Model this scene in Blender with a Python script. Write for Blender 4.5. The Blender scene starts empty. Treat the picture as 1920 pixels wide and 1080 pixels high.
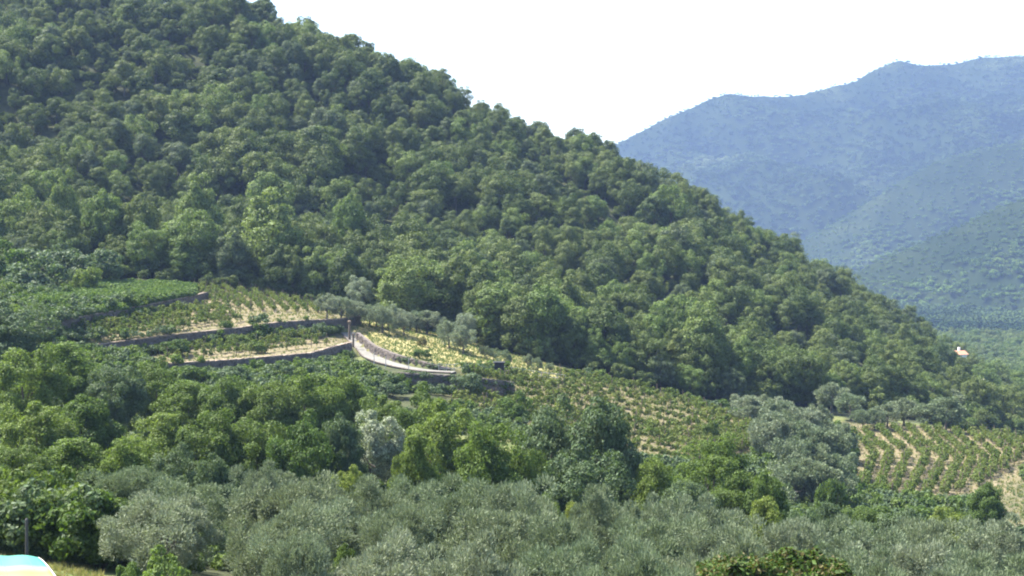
import bpy, math, random
import numpy as np
from mathutils import Vector, Euler

random.seed(5)
rng = np.random.default_rng(11)
scene = bpy.context.scene
COL = scene.collection

# ------------------------------------------------------------------ camera, sky, sun, exposure
W_PX, H_PX, F_PX = 1920.0, 1080.0, 2638.0
HORIZON = 420.0
PITCH = math.atan((540.0 - HORIZON) / F_PX)
cam_data = bpy.data.cameras.new("camera")
cam_data.sensor_width = 36.0
cam_data.lens = 36.0 * F_PX / W_PX
cam_data.clip_start = 0.5
cam_data.clip_end = 12000
cam = bpy.data.objects.new("camera", cam_data)
cam.location = (0, 0, 0)
cam.rotation_euler = (math.radians(90) - PITCH, 0, 0)
COL.objects.link(cam)
scene.camera = cam

SUN_AZ = math.radians(-67)      # from +Y (view direction), negative = to the left
SUN_EL = math.radians(55)
sun_dir = Vector((math.sin(SUN_AZ) * math.cos(SUN_EL), math.cos(SUN_AZ) * math.cos(SUN_EL), math.sin(SUN_EL)))
world = bpy.data.worlds.new("World")
scene.world = world
world.use_nodes = True
wn = world.node_tree
for n in list(wn.nodes):
    wn.nodes.remove(n)
sky = wn.nodes.new("ShaderNodeTexSky")
sky.sky_type = 'NISHITA'
sky.sun_disc = False
sky.sun_elevation = SUN_EL
sky.sun_rotation = SUN_AZ
sky.altitude = 300
sky.air_density = 1.0
sky.dust_density = 2.5
sky.ozone_density = 1.0
bg = wn.nodes.new("ShaderNodeBackground")
bg.inputs['Strength'].default_value = 0.11
wo = wn.nodes.new("ShaderNodeOutputWorld")
wn.links.new(sky.outputs[0], bg.inputs[0])
wn.links.new(bg.outputs[0], wo.inputs[0])

sl = bpy.data.lights.new("sun", 'SUN')
sl.energy = 5.0
sl.angle = math.radians(0.55)
sl.color = (1.0, 0.95, 0.86)
so = bpy.data.objects.new("sun", sl)
so.rotation_euler = sun_dir.to_track_quat('Z', 'Y').to_euler()
so.location = (0, 0, 300)
COL.objects.link(so)

scene.view_settings.view_transform = 'Standard'
scene.view_settings.look = 'None'
scene.view_settings.gamma = 1
scene.view_settings.use_curve_mapping = False
scene.view_settings.exposure = 2.05
scene.render.engine = 'CYCLES'
cy = scene.cycles
cy.max_bounces = 6
cy.diffuse_bounces = 3
cy.glossy_bounces = 1
cy.transmission_bounces = 3
cy.transparent_max_bounces = 6
cy.volume_bounces = 1
cy.use_adaptive_sampling = True
cy.use_denoising = True
cy.filter_width = 2.0          # the photograph is a slightly soft video frame
cy.sample_clamp_indirect = 4
scene.render.resolution_x = 1024
scene.render.resolution_y = 576

# ------------------------------------------------------------------ helpers
def ray(px, py):
    """direction through a pixel of the 1920x1080 frame, scaled so that its Y part is 1"""
    u = (px - 960.0) / F_PX
    v = -(py - 540.0) / F_PX
    c, s = math.cos(PITCH), math.sin(PITCH)
    y = c + v * s
    z = -s + v * c
    return u / y, z / y

def PX(px, Y):
    return ray(px, HORIZON)[0] * Y

def PZ(py, Y):
    return ray(960, py)[1] * Y

def tag(o, label=None, cat=None, group=None, kind=None):
    if label: o['label'] = label
    if cat: o['category'] = cat
    if group: o['group'] = group
    if kind: o['kind'] = kind
    return o

def mesh_from(name, V, F, mats=(), smooth=False, mat_idx=None):
    """V (n,3), F (m,k) all faces the same size, or a list of face arrays"""
    me = bpy.data.meshes.new(name)
    Fs = F if (isinstance(F, list) and isinstance(F[0], np.ndarray) and F[0].ndim == 2) else [F]
    Fs = [np.asarray(f, dtype=np.int32) for f in Fs if len(f)]
    V = np.asarray(V, dtype=np.float32)
    me.vertices.add(len(V))
    me.vertices.foreach_set('co', V.ravel())
    li = np.concatenate([f.ravel() for f in Fs])
    tot = np.concatenate([np.full(len(f), f.shape[1], dtype=np.int32) for f in Fs])
    st = np.concatenate([[0], np.cumsum(tot)[:-1]]).astype(np.int32)
    me.loops.add(len(li))
    me.loops.foreach_set('vertex_index', li)
    me.polygons.add(len(tot))
    me.polygons.foreach_set('loop_start', st)
    me.polygons.foreach_set('loop_total', tot)
    if mat_idx is not None:
        me.polygons.foreach_set('material_index', np.asarray(mat_idx, dtype=np.int32))
    me.polygons.foreach_set('use_smooth', np.full(len(tot), smooth))
    me.update(calc_edges=True)
    for m in mats:
        me.materials.append(m)
    return me

def obj(name, me, parent=None, loc=None, rot=None, scale=None):
    o = bpy.data.objects.new(name, me)
    COL.objects.link(o)
    if parent: o.parent = parent
    if loc is not None: o.location = loc
    if rot is not None: o.rotation_euler = rot
    if scale is not None: o.scale = scale
    return o

class Geo:
    """collects pieces into one mesh"""
    def __init__(s): s.V, s.F, s.n = [], {}, 0
    def add(s, V, F):
        V = np.asarray(V, dtype=float); F = np.asarray(F, dtype=int)
        s.V.append(V); s.F.setdefault(F.shape[1], []).append(F + s.n); s.n += len(V)
    def box(s, c, d, rz=0.0, jit=0.0):
        sx, sy, sz = d[0] / 2, d[1] / 2, d[2] / 2
        v = np.array([[x, y, z] for z in (-sz, sz) for y in (-sy, sy) for x in (-sx, sx)])
        if jit: v += rng.normal(0, jit, v.shape)
        cc, ss = math.cos(rz), math.sin(rz)
        v = np.stack([v[:, 0] * cc - v[:, 1] * ss, v[:, 0] * ss + v[:, 1] * cc, v[:, 2]], 1) + np.array(c)
        s.add(v, [[0, 2, 3, 1], [4, 5, 7, 6], [0, 1, 5, 4], [2, 6, 7, 3], [0, 4, 6, 2], [1, 3, 7, 5]])
    def tube(s, pts, rad, sides=6):
        pts = np.asarray(pts, dtype=float); n = len(pts)
        rad = np.broadcast_to(rad, (n,))
        t = np.gradient(pts, axis=0); t /= np.linalg.norm(t, axis=1)[:, None] + 1e-9
        ref = np.array([0.31, 0.95, 0.05])
        a = np.cross(t, ref); a /= np.linalg.norm(a, axis=1)[:, None] + 1e-9
        b = np.cross(t, a)
        th = np.arange(sides) * 2 * math.pi / sides
        V = (pts[:, None, :] + rad[:, None, None] * (np.cos(th)[None, :, None] * a[:, None, :] + np.sin(th)[None, :, None] * b[:, None, :])).reshape(-1, 3)
        F = []
        for i in range(n - 1):
            for k in range(sides):
                k2 = (k + 1) % sides
                F.append([i * sides + k, i * sides + k2, (i + 1) * sides + k2, (i + 1) * sides + k])
        s.add(V, F)
        s.add(V[-sides:], [list(range(sides))])
    def mesh(s, name, mats, smooth=False):
        return mesh_from(name, np.concatenate(s.V), [np.concatenate(f) for f in s.F.values()], mats, smooth)

_lat = rng.random((256, 256))
def vnoise(x, y, seed=0):
    x = np.asarray(x, dtype=float) + seed * 17.3; y = np.asarray(y, dtype=float) + seed * 9.7
    xi = np.floor(x).astype(int); yi = np.floor(y).astype(int)
    fx = x - xi; fy = y - yi
    fx = fx * fx * (3 - 2 * fx); fy = fy * fy * (3 - 2 * fy)
    g = lambda a, b: _lat[a % 256, b % 256]
    return (g(xi, yi) * (1 - fx) + g(xi + 1, yi) * fx) * (1 - fy) + (g(xi, yi + 1) * (1 - fx) + g(xi + 1, yi + 1) * fx) * fy - 0.5

def fbm(x, y, oct=4, seed=0):
    r, a = 0, 1.0
    for i in range(oct):
        r = r + a * vnoise(x * 2 ** i, y * 2 ** i, seed + i); a *= 0.5
    return r

def sstep(a, b, x):
    t = np.clip((np.asarray(x, dtype=float) - a) / (b - a), 0, 1)
    return t * t * (3 - 2 * t)

# ------------------------------------------------------------------ materials
def new_mat(name):
    m = bpy.data.materials.new(name); m.use_nodes = True
    nt = m.node_tree
    for n in list(nt.nodes): nt.nodes.remove(n)
    out = nt.nodes.new("ShaderNodeOutputMaterial")
    return m, nt, out

def N(nt, typ, **kw):
    n = nt.nodes.new(typ)
    for k, v in kw.items():
        if k.startswith('i_'):
            n.inputs[k[2:].replace('_', ' ')].default_value = v
        else:
            setattr(n, k, v)
    return n

def mixcol(nt, fac, a, b, blend='MIX'):
    n = nt.nodes.new("ShaderNodeMix"); n.data_type = 'RGBA'; n.blend_type = blend
    for sock, v in ((n.inputs[0], fac), (n.inputs[6], a), (n.inputs[7], b)):
        if isinstance(v, bpy.types.NodeSocket): nt.links.new(v, sock)
        else: sock.default_value = v if not isinstance(v, tuple) else (*v, 1) if len(v) == 3 else v
    return n.outputs[2]

def leaf_mat(name, a, b, trans=0.28, rough=0.6, spec=0.14, tcol=(1.25, 1.3, 0.6), amount=1.0):
    """two leaf colours mixed by tree and by leaf, light passes through the blade"""
    m, nt, out = new_mat(name)
    oi = N(nt, "ShaderNodeObjectInfo")
    ge = N(nt, "ShaderNodeNewGeometry")
    c1 = mixcol(nt, oi.outputs['Random'], a, b)
    hs = N(nt, "ShaderNodeHueSaturation")
    mr = N(nt, "ShaderNodeMapRange"); mr.inputs['To Min'].default_value = 1 - 0.35 * amount; mr.inputs['To Max'].default_value = 1 + 0.4 * amount
    nt.links.new(ge.outputs['Random Per Island'], mr.inputs['Value'])
    nt.links.new(mr.outputs[0], hs.inputs['Value'])
    nt.links.new(c1, hs.inputs['Color'])
    pb = N(nt, "ShaderNodeBsdfPrincipled")
    pb.inputs['Roughness'].default_value = rough
    pb.inputs['Specular IOR Level'].default_value = spec
    nt.links.new(hs.outputs[0], pb.inputs['Base Color'])
    tr = N(nt, "ShaderNodeBsdfTranslucent")
    tc = mixcol(nt, 1.0, hs.outputs[0], tcol, 'MULTIPLY')
    nt.links.new(tc, tr.inputs[0])
    mx = N(nt, "ShaderNodeMixShader"); mx.inputs[0].default_value = trans
    nt.links.new(pb.outputs[0], mx.inputs[1]); nt.links.new(tr.outputs[0], mx.inputs[2])
    nt.links.new(mx.outputs[0], out.inputs[0])
    return m

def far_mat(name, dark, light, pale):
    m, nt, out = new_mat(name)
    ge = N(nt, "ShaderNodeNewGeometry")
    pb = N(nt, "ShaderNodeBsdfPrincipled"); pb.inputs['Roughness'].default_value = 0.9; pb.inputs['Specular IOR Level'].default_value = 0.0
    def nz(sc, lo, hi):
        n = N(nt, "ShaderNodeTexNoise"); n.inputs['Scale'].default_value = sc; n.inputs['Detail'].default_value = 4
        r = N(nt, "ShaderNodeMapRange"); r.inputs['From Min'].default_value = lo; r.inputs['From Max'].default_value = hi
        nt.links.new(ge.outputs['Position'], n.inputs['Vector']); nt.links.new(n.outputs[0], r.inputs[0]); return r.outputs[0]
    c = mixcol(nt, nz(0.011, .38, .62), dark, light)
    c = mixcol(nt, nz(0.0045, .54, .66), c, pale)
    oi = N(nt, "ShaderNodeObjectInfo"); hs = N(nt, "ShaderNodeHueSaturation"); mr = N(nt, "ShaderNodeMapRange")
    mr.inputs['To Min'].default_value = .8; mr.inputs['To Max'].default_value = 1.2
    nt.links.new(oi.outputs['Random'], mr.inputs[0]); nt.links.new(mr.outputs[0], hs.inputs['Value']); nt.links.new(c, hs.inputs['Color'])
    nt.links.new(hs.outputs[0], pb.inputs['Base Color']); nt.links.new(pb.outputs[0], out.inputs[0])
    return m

def plain_mat(name, a, b=None, scale=2.0, rough=0.9, spec=0.2, bump=0.0, stretch=None, metallic=0.0):
    m, nt, out = new_mat(name)
    pb = N(nt, "ShaderNodeBsdfPrincipled")
    pb.inputs['Roughness'].default_value = rough
    pb.inputs['Specular IOR Level'].default_value = spec
    pb.inputs['Metallic'].default_value = metallic
    tc = N(nt, "ShaderNodeTexCoord"); mp = N(nt, "ShaderNodeMapping")
    if stretch: mp.inputs['Scale'].default_value = stretch
    nt.links.new(tc.outputs['Object'], mp.inputs[0])
    nz = N(nt, "ShaderNodeTexNoise"); nz.inputs['Scale'].default_value = scale; nz.inputs['Detail'].default_value = 6
    nz.inputs['Roughness'].default_value = 0.65
    nt.links.new(mp.outputs[0], nz.inputs['Vector'])
    mr = N(nt, "ShaderNodeMapRange"); mr.inputs['From Min'].default_value = 0.3; mr.inputs['From Max'].default_value = 0.7
    nt.links.new(nz.outputs[0], mr.inputs[0])
    nt.links.new(mixcol(nt, mr.outputs[0], a, b or a), pb.inputs['Base Color'])
    if bump:
        bp = N(nt, "ShaderNodeBump"); bp.inputs['Strength'].default_value = 0.6; bp.inputs['Distance'].default_value = bump
        nt.links.new(nz.outputs[0], bp.inputs['Height']); nt.links.new(bp.outputs[0], pb.inputs['Normal'])
    nt.links.new(pb.outputs[0], out.inputs[0])
    return m

M = {}
M['forest'] = leaf_mat('forest_leaf', (0.055, 0.083, 0.026), (0.110, 0.138, 0.044), amount=0.7)
M['forest_light'] = leaf_mat('forest_leaf_light', (0.090, 0.135, 0.040), (0.125, 0.165, 0.055), trans=0.33)
M['forest_grey'] = leaf_mat('forest_leaf_grey', (0.072, 0.100, 0.050), (0.094, 0.118, 0.062), spec=0.1)
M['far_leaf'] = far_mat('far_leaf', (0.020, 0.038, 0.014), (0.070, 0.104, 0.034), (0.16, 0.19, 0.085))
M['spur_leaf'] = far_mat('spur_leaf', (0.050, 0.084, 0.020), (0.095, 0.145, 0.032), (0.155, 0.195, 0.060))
M['olive'] = leaf_mat('olive_leaf', (0.138, 0.176, 0.104), (0.185, 0.212, 0.142), trans=0.22, rough=0.7, spec=0.12, tcol=(1.1, 1.15, 0.8))
M['olive_dull'] = leaf_mat('olive_leaf_dull', (0.120, 0.158, 0.088), (0.165, 0.192, 0.118), trans=0.22, rough=0.7, spec=0.12, tcol=(1.1, 1.15, 0.8))
M['mid_green'] = leaf_mat('mid_green_leaf', (0.058, 0.098, 0.024), (0.092, 0.130, 0.034), trans=0.32)
M['bright'] = leaf_mat('bright_leaf', (0.084, 0.130, 0.030), (0.112, 0.154, 0.040), trans=0.36)
M['yellow_green'] = leaf_mat('yellow_green_leaf', (0.125, 0.165, 0.040), (0.150, 0.180, 0.050), trans=0.36)
M['silver'] = leaf_mat('silver_leaf', (0.16, 0.20, 0.13), (0.21, 0.24, 0.165), trans=0.2, spec=0.2, rough=0.6, amount=1.4)
M['grey_green'] = leaf_mat('grey_green_leaf', (0.070, 0.105, 0.050), (0.085, 0.12, 0.060), trans=0.28, spec=0.15)
M['vine'] = leaf_mat('vine_leaf', (0.085, 0.125, 0.030), (0.13, 0.155, 0.045), trans=0.35)
M['bean'] = leaf_mat('bean_leaf', (0.075, 0.125, 0.040), (0.115, 0.165, 0.05), trans=0.3)
M['russet'] = leaf_mat('russet_leaf', (0.095, 0.085, 0.035), (0.12, 0.115, 0.04), trans=0.3)
M['grass_dry'] = leaf_mat('dry_grass_blade', (0.21, 0.19, 0.09), (0.16, 0.165, 0.065), trans=0.3, spec=0.2)
M['grass_green'] = leaf_mat('green_grass_blade', (0.052, 0.095, 0.028), (0.085, 0.122, 0.042), trans=0.3, spec=0.2)
M['bark'] = plain_mat('bark', (0.055, 0.045, 0.035), (0.11, 0.095, 0.08), 6, bump=0.05, stretch=(1, 1, .25))
M['bark_pale'] = plain_mat('bark_pale', (0.16, 0.15, 0.13), (0.26, 0.25, 0.22), 5, bump=0.04, stretch=(1, 1, .25))
M['bark_olive'] = plain_mat('olive_bark', (0.07, 0.062, 0.052), (0.14, 0.125, 0.105), 7, bump=0.06, stretch=(1, 1, .25))
M['stone'] = plain_mat('dry_stone', (0.065, 0.055, 0.048), (0.155, 0.132, 0.115), 1.6, bump=0.03)
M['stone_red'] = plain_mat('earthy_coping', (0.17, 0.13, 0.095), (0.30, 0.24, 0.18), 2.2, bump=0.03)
M['concrete'] = plain_mat('path_concrete', (0.11, 0.107, 0.095), (0.20, 0.192, 0.17), 0.7, bump=0.01)
M['wood'] = plain_mat('weathered_wood', (0.10, 0.075, 0.055), (0.20, 0.16, 0.12), 5, stretch=(1, 1, .2))
M['dark_metal'] = plain_mat('dark_metal', (0.05, 0.05, 0.05), (0.08, 0.075, 0.07), 8, rough=0.6)
M['steel'] = plain_mat('grey_steel', (0.25, 0.25, 0.25), (0.34, 0.34, 0.34), 8, rough=0.5, spec=0.5)
M['black_sheet'] = plain_mat('black_sheet', (0.012, 0.013, 0.016), (0.03, 0.03, 0.032), 3, rough=0.6)
M['plaster'] = plain_mat('house_plaster', (0.62, 0.55, 0.46), (0.75, 0.69, 0.60), 0.8)
M['white_wall'] = plain_mat('house_white', (0.75, 0.74, 0.70), (0.82, 0.81, 0.78), 0.8)
M['rooftile'] = plain_mat('roof_tile', (0.26, 0.13, 0.08), (0.38, 0.22, 0.14), 2.5, bump=0.04, stretch=(3, 1, 1))
M['shutter'] = plain_mat('dark_window', (0.03, 0.035, 0.04), (0.05, 0.05, 0.06), 3, rough=0.25, spec=0.5)
M['rock'] = plain_mat('bare_rock', (0.25, 0.23, 0.20), (0.40, 0.37, 0.33), 0.3, bump=0.2)

def ground_mat():
    m, nt, out = new_mat('ground_soil')
    pb = N(nt, "ShaderNodeBsdfPrincipled"); pb.inputs['Roughness'].default_value = 0.95; pb.inputs['Specular IOR Level'].default_value = 0.1
    ge = N(nt, "ShaderNodeNewGeometry")
    def noise(sc, det=6):
        n = N(nt, "ShaderNodeTexNoise"); n.inputs['Scale'].default_value = sc; n.inputs['Detail'].default_value = det; n.inputs['Roughness'].default_value = .65
        nt.links.new(ge.outputs['Position'], n.inputs['Vector'])
        r = N(nt, "ShaderNodeMapRange"); r.inputs['From Min'].default_value = 0.36; r.inputs['From Max'].default_value = 0.64
        nt.links.new(n.outputs[0], r.inputs[0]); return r.outputs[0], n.outputs[0]
    n1, raw1 = noise(0.35); n2, raw2 = noise(1.7); n3, _ = noise(0.9)
    under = mixcol(nt, n1, (0.026, 0.032, 0.016), (0.060, 0.066, 0.030))
    grass = mixcol(nt, n1, (0.085, 0.115, 0.035), (0.16, 0.165, 0.065))
    soil = mixcol(nt, n2, (0.115, 0.090, 0.056), (0.215, 0.172, 0.115))
    soil = mixcol(nt, mixcol(nt, 1.0, n3, (.55, .55, .55), 'MULTIPLY'), soil, (0.105, 0.115, 0.045))
    dry = mixcol(nt, n2, (0.17, 0.16, 0.06), (0.32, 0.27, 0.13))
    def at(nm):
        a = N(nt, "ShaderNodeAttribute"); a.attribute_name = nm; return a.outputs['Fac']
    c = mixcol(nt, at('grass'), under, grass)
    c = mixcol(nt, at('dry'), c, dry)
    c = mixcol(nt, at('soil'), c, soil)
    nt.links.new(c, pb.inputs['Base Color'])
    bp = N(nt, "ShaderNodeBump"); bp.inputs['Strength'].default_value = 0.7; bp.inputs['Distance'].default_value = 0.15
    nt.links.new(raw2, bp.inputs['Height']); nt.links.new(bp.outputs[0], pb.inputs['Normal'])
    nt.links.new(pb.outputs[0], out.inputs[0])
    return m
M['ground'] = ground_mat()
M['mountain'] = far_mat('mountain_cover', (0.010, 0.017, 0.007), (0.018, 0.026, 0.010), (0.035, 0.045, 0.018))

# ------------------------------------------------------------------ the lie of the land
# retaining walls: (px, py of the wall's top, distance) left to right, and height
WALLS = {  # the heights are what stands free of the soil
    'upper':  ([(60, 606, 172), (140, 597, 181), (270, 574, 197), (361, 556, 213)], 1.5),
    'middle': ([(180, 648, 178), (300, 632, 184), (440, 617, 192), (520, 606, 199), (580, 602, 205), (637, 600, 211)], 1.75),
    'lower':  ([(290, 685, 165), (380, 680, 171), (450, 675, 176), (580, 664, 185), (620, 653, 191), (655, 644, 198)], 1.6),
    'path':   ([(668, 624, 207), (700, 649, 197), (740, 665, 190), (800, 681, 186), (840, 690, 185)], 0.9),
    'ivy':    ([(745, 699, 172), (830, 703, 173), (900, 709, 175), (960, 716, 178)], 2.1),
}
STEP_L = 5.5
wall_pts = {}
for k, (pts, h) in WALLS.items():
    wall_pts[k] = (np.array([[PX(a, c), c, PZ(b, c)] for a, b, c in pts]), h)

def _poly_dist(P, x, y):
    """signed distance to a polyline: positive = uphill (left of its direction); also how far past its ends"""
    best = np.full(x.shape, 1e9); side = np.ones(x.shape); past = np.zeros(x.shape)
    for i in range(len(P) - 1):
        a, b = P[i, :2], P[i + 1, :2]
        d = b - a; L = np.hypot(*d); d = d / L
        t = (x - a[0]) * d[0] + (y - a[1]) * d[1]
        tc = np.clip(t, 0, L)
        dx, dy = x - (a[0] + d[0] * tc), y - (a[1] + d[1] * tc)
        dist = np.hypot(dx, dy)
        m = dist < best
        cr = d[0] * (y - a[1]) - d[1] * (x - a[0])
        best = np.where(m, dist, best); side = np.where(m, np.sign(cr + 1e-9), side)
        pp = np.zeros(x.shape)
        if i == 0: pp = np.maximum(pp, -t)
        if i == len(P) - 2: pp = np.maximum(pp, t - L)
        past = np.where(m, pp, past)
    return best, side, past

def steps(x, y):
    r = np.zeros(x.shape)
    for k, (P, h) in wall_pts.items():
        d, s, past = _poly_dist(P, x, y)
        r += s * 0.5 * h * np.exp(-(d / STEP_L) ** 1.5) * np.exp(-(np.maximum(past, 0) / 1.6) ** 2)
    return r

CT = []
def G(px, Y, z): CT.append((PX(px, Y), Y, z))
for px, z in ((-300, -8), (100, -9), (960, -13), (1600, -15), (2200, -16)): G(px, 20, z)
for px, z in ((-400, -9.5), (60, -10.6), (400, -12), (960, -13.5), (1600, -15), (1920, -15.5), (2300, -16)): G(px, 40, z)
for px, z in ((-300, -12), (0, -13.2), (400, -14.8), (960, -16.5), (1600, -18.5), (2000, -19)): G(px, 60, z)
for px, z in ((-300, -17), (0, -18.5), (300, -20), (640, -21), (960, -21.5), (1300, -22.8), (1600, -24), (1920, -24.5), (2300, -25)): G(px, 90, z)
for px, z in ((-300, -18), (0, -19.2), (300, -21), (640, -22), (960, -23.5), (1300, -25.5), (1600, -27.5), (1920, -29), (2300, -29)): G(px, 120, z)
for px, z in ((-300, -15), (0, -17), (300, -19.2), (640, -21), (960, -23.5), (1300, -27.2), (1600, -29), (1920, -30.5), (2300, -31)): G(px, 150, z)
for px, z in ((1500, -28.8), (1620, -30.4), (1750, -30.6), (1920, -31.5), (2250, -32)): G(px, 180, z)
for px, z in ((1620, -30.6), (1750, -30.7), (1920, -32), (2250, -33)): G(px, 210, z)
for px, z in ((1150, -24.5), (1300, -27.5), (1500, -30), (1650, -32), (1850, -35)): G(px, 232, z)
for px, py, Y in ((700, 612, 215), (800, 642, 211), (900, 668, 207), (1000, 692, 204), (1060, 708, 200), (1150, 722, 200), (1250, 746, 198),
                  (1330, 768, 196), (1400, 792, 192), (1100, 785, 174), (1250, 800, 178), (1400, 838, 175), (950, 745, 177), (1300, 842, 164),
                  (100, 500 + 52, 210), (250, 541, 225), (370, 537, 235), (600, 578, 231), (0, 560, 190), (-200, 530, 200)):
    CT.append((PX(px, Y), Y, PZ(py, Y)))
for px, z in ((1440, -29.5),): G(px, 200, z)
for px, z in ((-300, -3), (0, -9), (300, -9.5), (500, -12.5), (700, -15.5), (900, -19.5), (1100, -23.5), (1300, -27), (1500, -30.5), (1700, -34), (1920, -40), (2300, -40)): G(px, 247, z)
for px, z in ((-300, 10), (0, 4), (300, 1), (600, -3), (900, -8), (1200, -13), (1500, -24), (1700, -34), (1920, -47), (2300, -45)): G(px, 300, z)
for px, z in ((-300, 38), (0, 32), (300, 28), (600, 19), (900, 13), (1200, -1), (1350, -10), (1500, -21), (1700, -33), (1920, -51), (2300, -50)): G(px, 350, z)
for px, z in ((-300, 70), (0, 60), (200, 61), (430, 55.5), (600, 46), (700, 40.5), (900, 31), (1000, 24), (1080, 13), (1160, 8.5), (1250, 2.5), (1340, -6.5), (1500, -22), (1600, -27.5), (1700, -35), (1780, -40), (1920, -56), (2300, -56)): G(px, 400, z)
for px, z in ((-300, 100), (0, 82), (430, 48), (900, 14), (1250, -12), (1500, -38), (1780, -57), (1920, -62), (2300, -60)): G(px, 460, z)
for px, z in ((-200, 90), (430, 20), (900, -20), (1500, -60), (1920, -66), (2300, -60)): G(px, 600, z)
# the land passes through the middle height of every wall
for k, (P, h) in wall_pts.items():
    for p in P: CT.append((p[0], p[1], p[2] - h / 2))
CT = np.array(CT)

def _tps_fit(C):
    S = 100.0
    xy = C[:, :2] / S; n = len(C)
    d = np.hypot(xy[:, None, 0] - xy[None, :, 0], xy[:, None, 1] - xy[None, :, 1])
    K = np.where(d > 0, d * d * np.log(d + 1e-12), 0) + np.eye(n) * 2e-3
    A = np.zeros((n + 3, n + 3)); A[:n, :n] = K; A[:n, n] = 1; A[:n, n + 1:] = xy; A[n, :n] = 1; A[n + 1:, :n] = xy.T
    return np.linalg.solve(A, np.concatenate([C[:, 2], np.zeros(3)])), xy, S
_w, _cxy, _S = _tps_fit(CT)

def Hs(x, y, fine=True):
    """height of the ground"""
    x = np.atleast_1d(np.asarray(x, dtype=float)); y = np.atleast_1d(np.asarray(y, dtype=float))
    shp = x.shape; x = x.ravel(); y = y.ravel()
    out = np.empty(len(x))
    for i in range(0, len(x), 20000):
        xs, ys = x[i:i + 20000] / _S, y[i:i + 20000] / _S
        d = np.hypot(xs[:, None] - _cxy[None, :, 0], ys[:, None] - _cxy[None, :, 1])
        U = np.where(d > 0, d * d * np.log(d + 1e-12), 0)
        out[i:i + 20000] = U @ _w[:len(_cxy)] + _w[len(_cxy)] + xs * _w[-2] + ys * _w[-1]
    out += steps(x, y)
    far = sstep(255, 300, y)
    # gullies and benches under the forest
    out += far * (10.0 * fbm(x / 42 + y / 90, y / 34, 3, 3) + 2.0 * fbm(x / 13, y / 11, 2, 7))
    out += (1 - far) * 0.5 * fbm(x / 6, y / 6, 3, 5) * 0.5
    w = sstep(500, 760, y)
    out = out * (1 - w) + (-72) * w
    return out.reshape(shp)

def H(x, y): return float(Hs(x, y)[0])

def hit(px, py, y0=25.0, y1=620.0):
    """the ground point seen through a pixel"""
    u, v = ray(px, py)
    ys = np.arange(y0, y1, 1.0)
    g = Hs(u * ys, ys); d = v * ys - g
    k = np.where(d < 0)[0]
    if len(k) == 0: return Vector((u * y1, y1, float(g[-1])))
    k = k[0]
    if k == 0: return Vector((u * y0, y0, float(g[0])))
    t = d[k - 1] / (d[k - 1] - d[k])
    Y = ys[k - 1] + t
    return Vector((u * Y, Y, H(u * Y, Y)))

def pix(p):
    """where a world point falls in the 1920x1080 frame (used for words in labels)"""
    c, s = math.cos(PITCH), math.sin(PITCH)
    d = p[1] * c - p[2] * s; up = p[1] * s + p[2] * c
    return 960 + F_PX * p[0] / d, 540 - F_PX * up / d

# zones of the ground, as polygons in the plan
def plan(pts): return np.array([[hit(a, b).x, hit(a, b).y] for a, b in pts])
def inside(poly, x, y):
    r = np.zeros(x.shape, bool); n = len(poly); j = n - 1
    for i in range(n):
        xi, yi, xj, yj = poly[i][0], poly[i][1], poly[j][0], poly[j][1]
        c = ((yi > y) != (yj > y)) & (x < (xj - xi) * (y - yi) / (yj - yi + 1e-12) + xi)
        r ^= c; j = i
    return r
def worldline(pts): return [(PX(a, Y), Y) for a, Y in pts]
Z_T1 = np.array(worldline([(362, 213), (362, 238), (640, 233), (650, 212), (637, 211.5), (580, 205.5), (520, 199.5), (440, 192.5), (300, 184.5), (180, 178.5), (100, 180), (140, 180), (270, 196)]))
Z_T2 = np.array(worldline([(290, 165.5), (380, 171.5), (450, 176.5), (580, 185.5), (620, 191.5), (655, 198.5), (655, 207), (637, 210), (580, 204), (520, 198), (440, 191), (300, 183), (240, 178)]))
Z_SLOPE = np.array(worldline([(648, 235), (648, 212), (700, 199), (740, 192), (800, 188), (860, 186), (940, 190), (1050, 196), (1130, 206), (1000, 220), (800, 232)]))
Z_SPUR = np.array(worldline([(850, 172), (880, 181), (960, 190), (1050, 198), (1160, 206), (1260, 204), (1400, 198), (1440, 190), (1425, 166), (1320, 154), (1150, 152), (1000, 155), (880, 160)]))
Z_FAN = np.array(worldline([(1600, 215), (1900, 222), (1960, 200), (1920, 160), (1820, 149), (1700, 147), (1600, 152)]))
Z_NOSE = np.array(worldline([(1325, 198), (1400, 198), (1440, 190), (1432, 170), (1370, 160), (1320, 168)]))
Z_BARE = np.array(worldline([(1838, 166), (1850, 136), (2050, 130), (2050, 175)]))
Z_LAWN = np.array(worldline([(-140, 38), (-140, 58), (60, 56), (150, 52), (230, 44), (210, 36), (-60, 35)]))
Z_FIELD = np.array(worldline([(120, 195), (150, 226), (360, 234), (362, 216), (270, 200)]))

def soft(poly, x, y, w=2.0):
    """1 inside a zone, fading over its edge"""
    P = np.vstack([poly, poly[:1]])
    d, _, _ = _poly_dist(P, x, y)
    d = d + 1.6 * fbm(x / 2.5, y / 2.5, 2, 9)
    return np.where(inside(poly, x, y), 0.5 + 0.5 * np.clip(d / w, 0, 1), 0.5 - 0.5 * np.clip(d / w, 0, 1))

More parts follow.
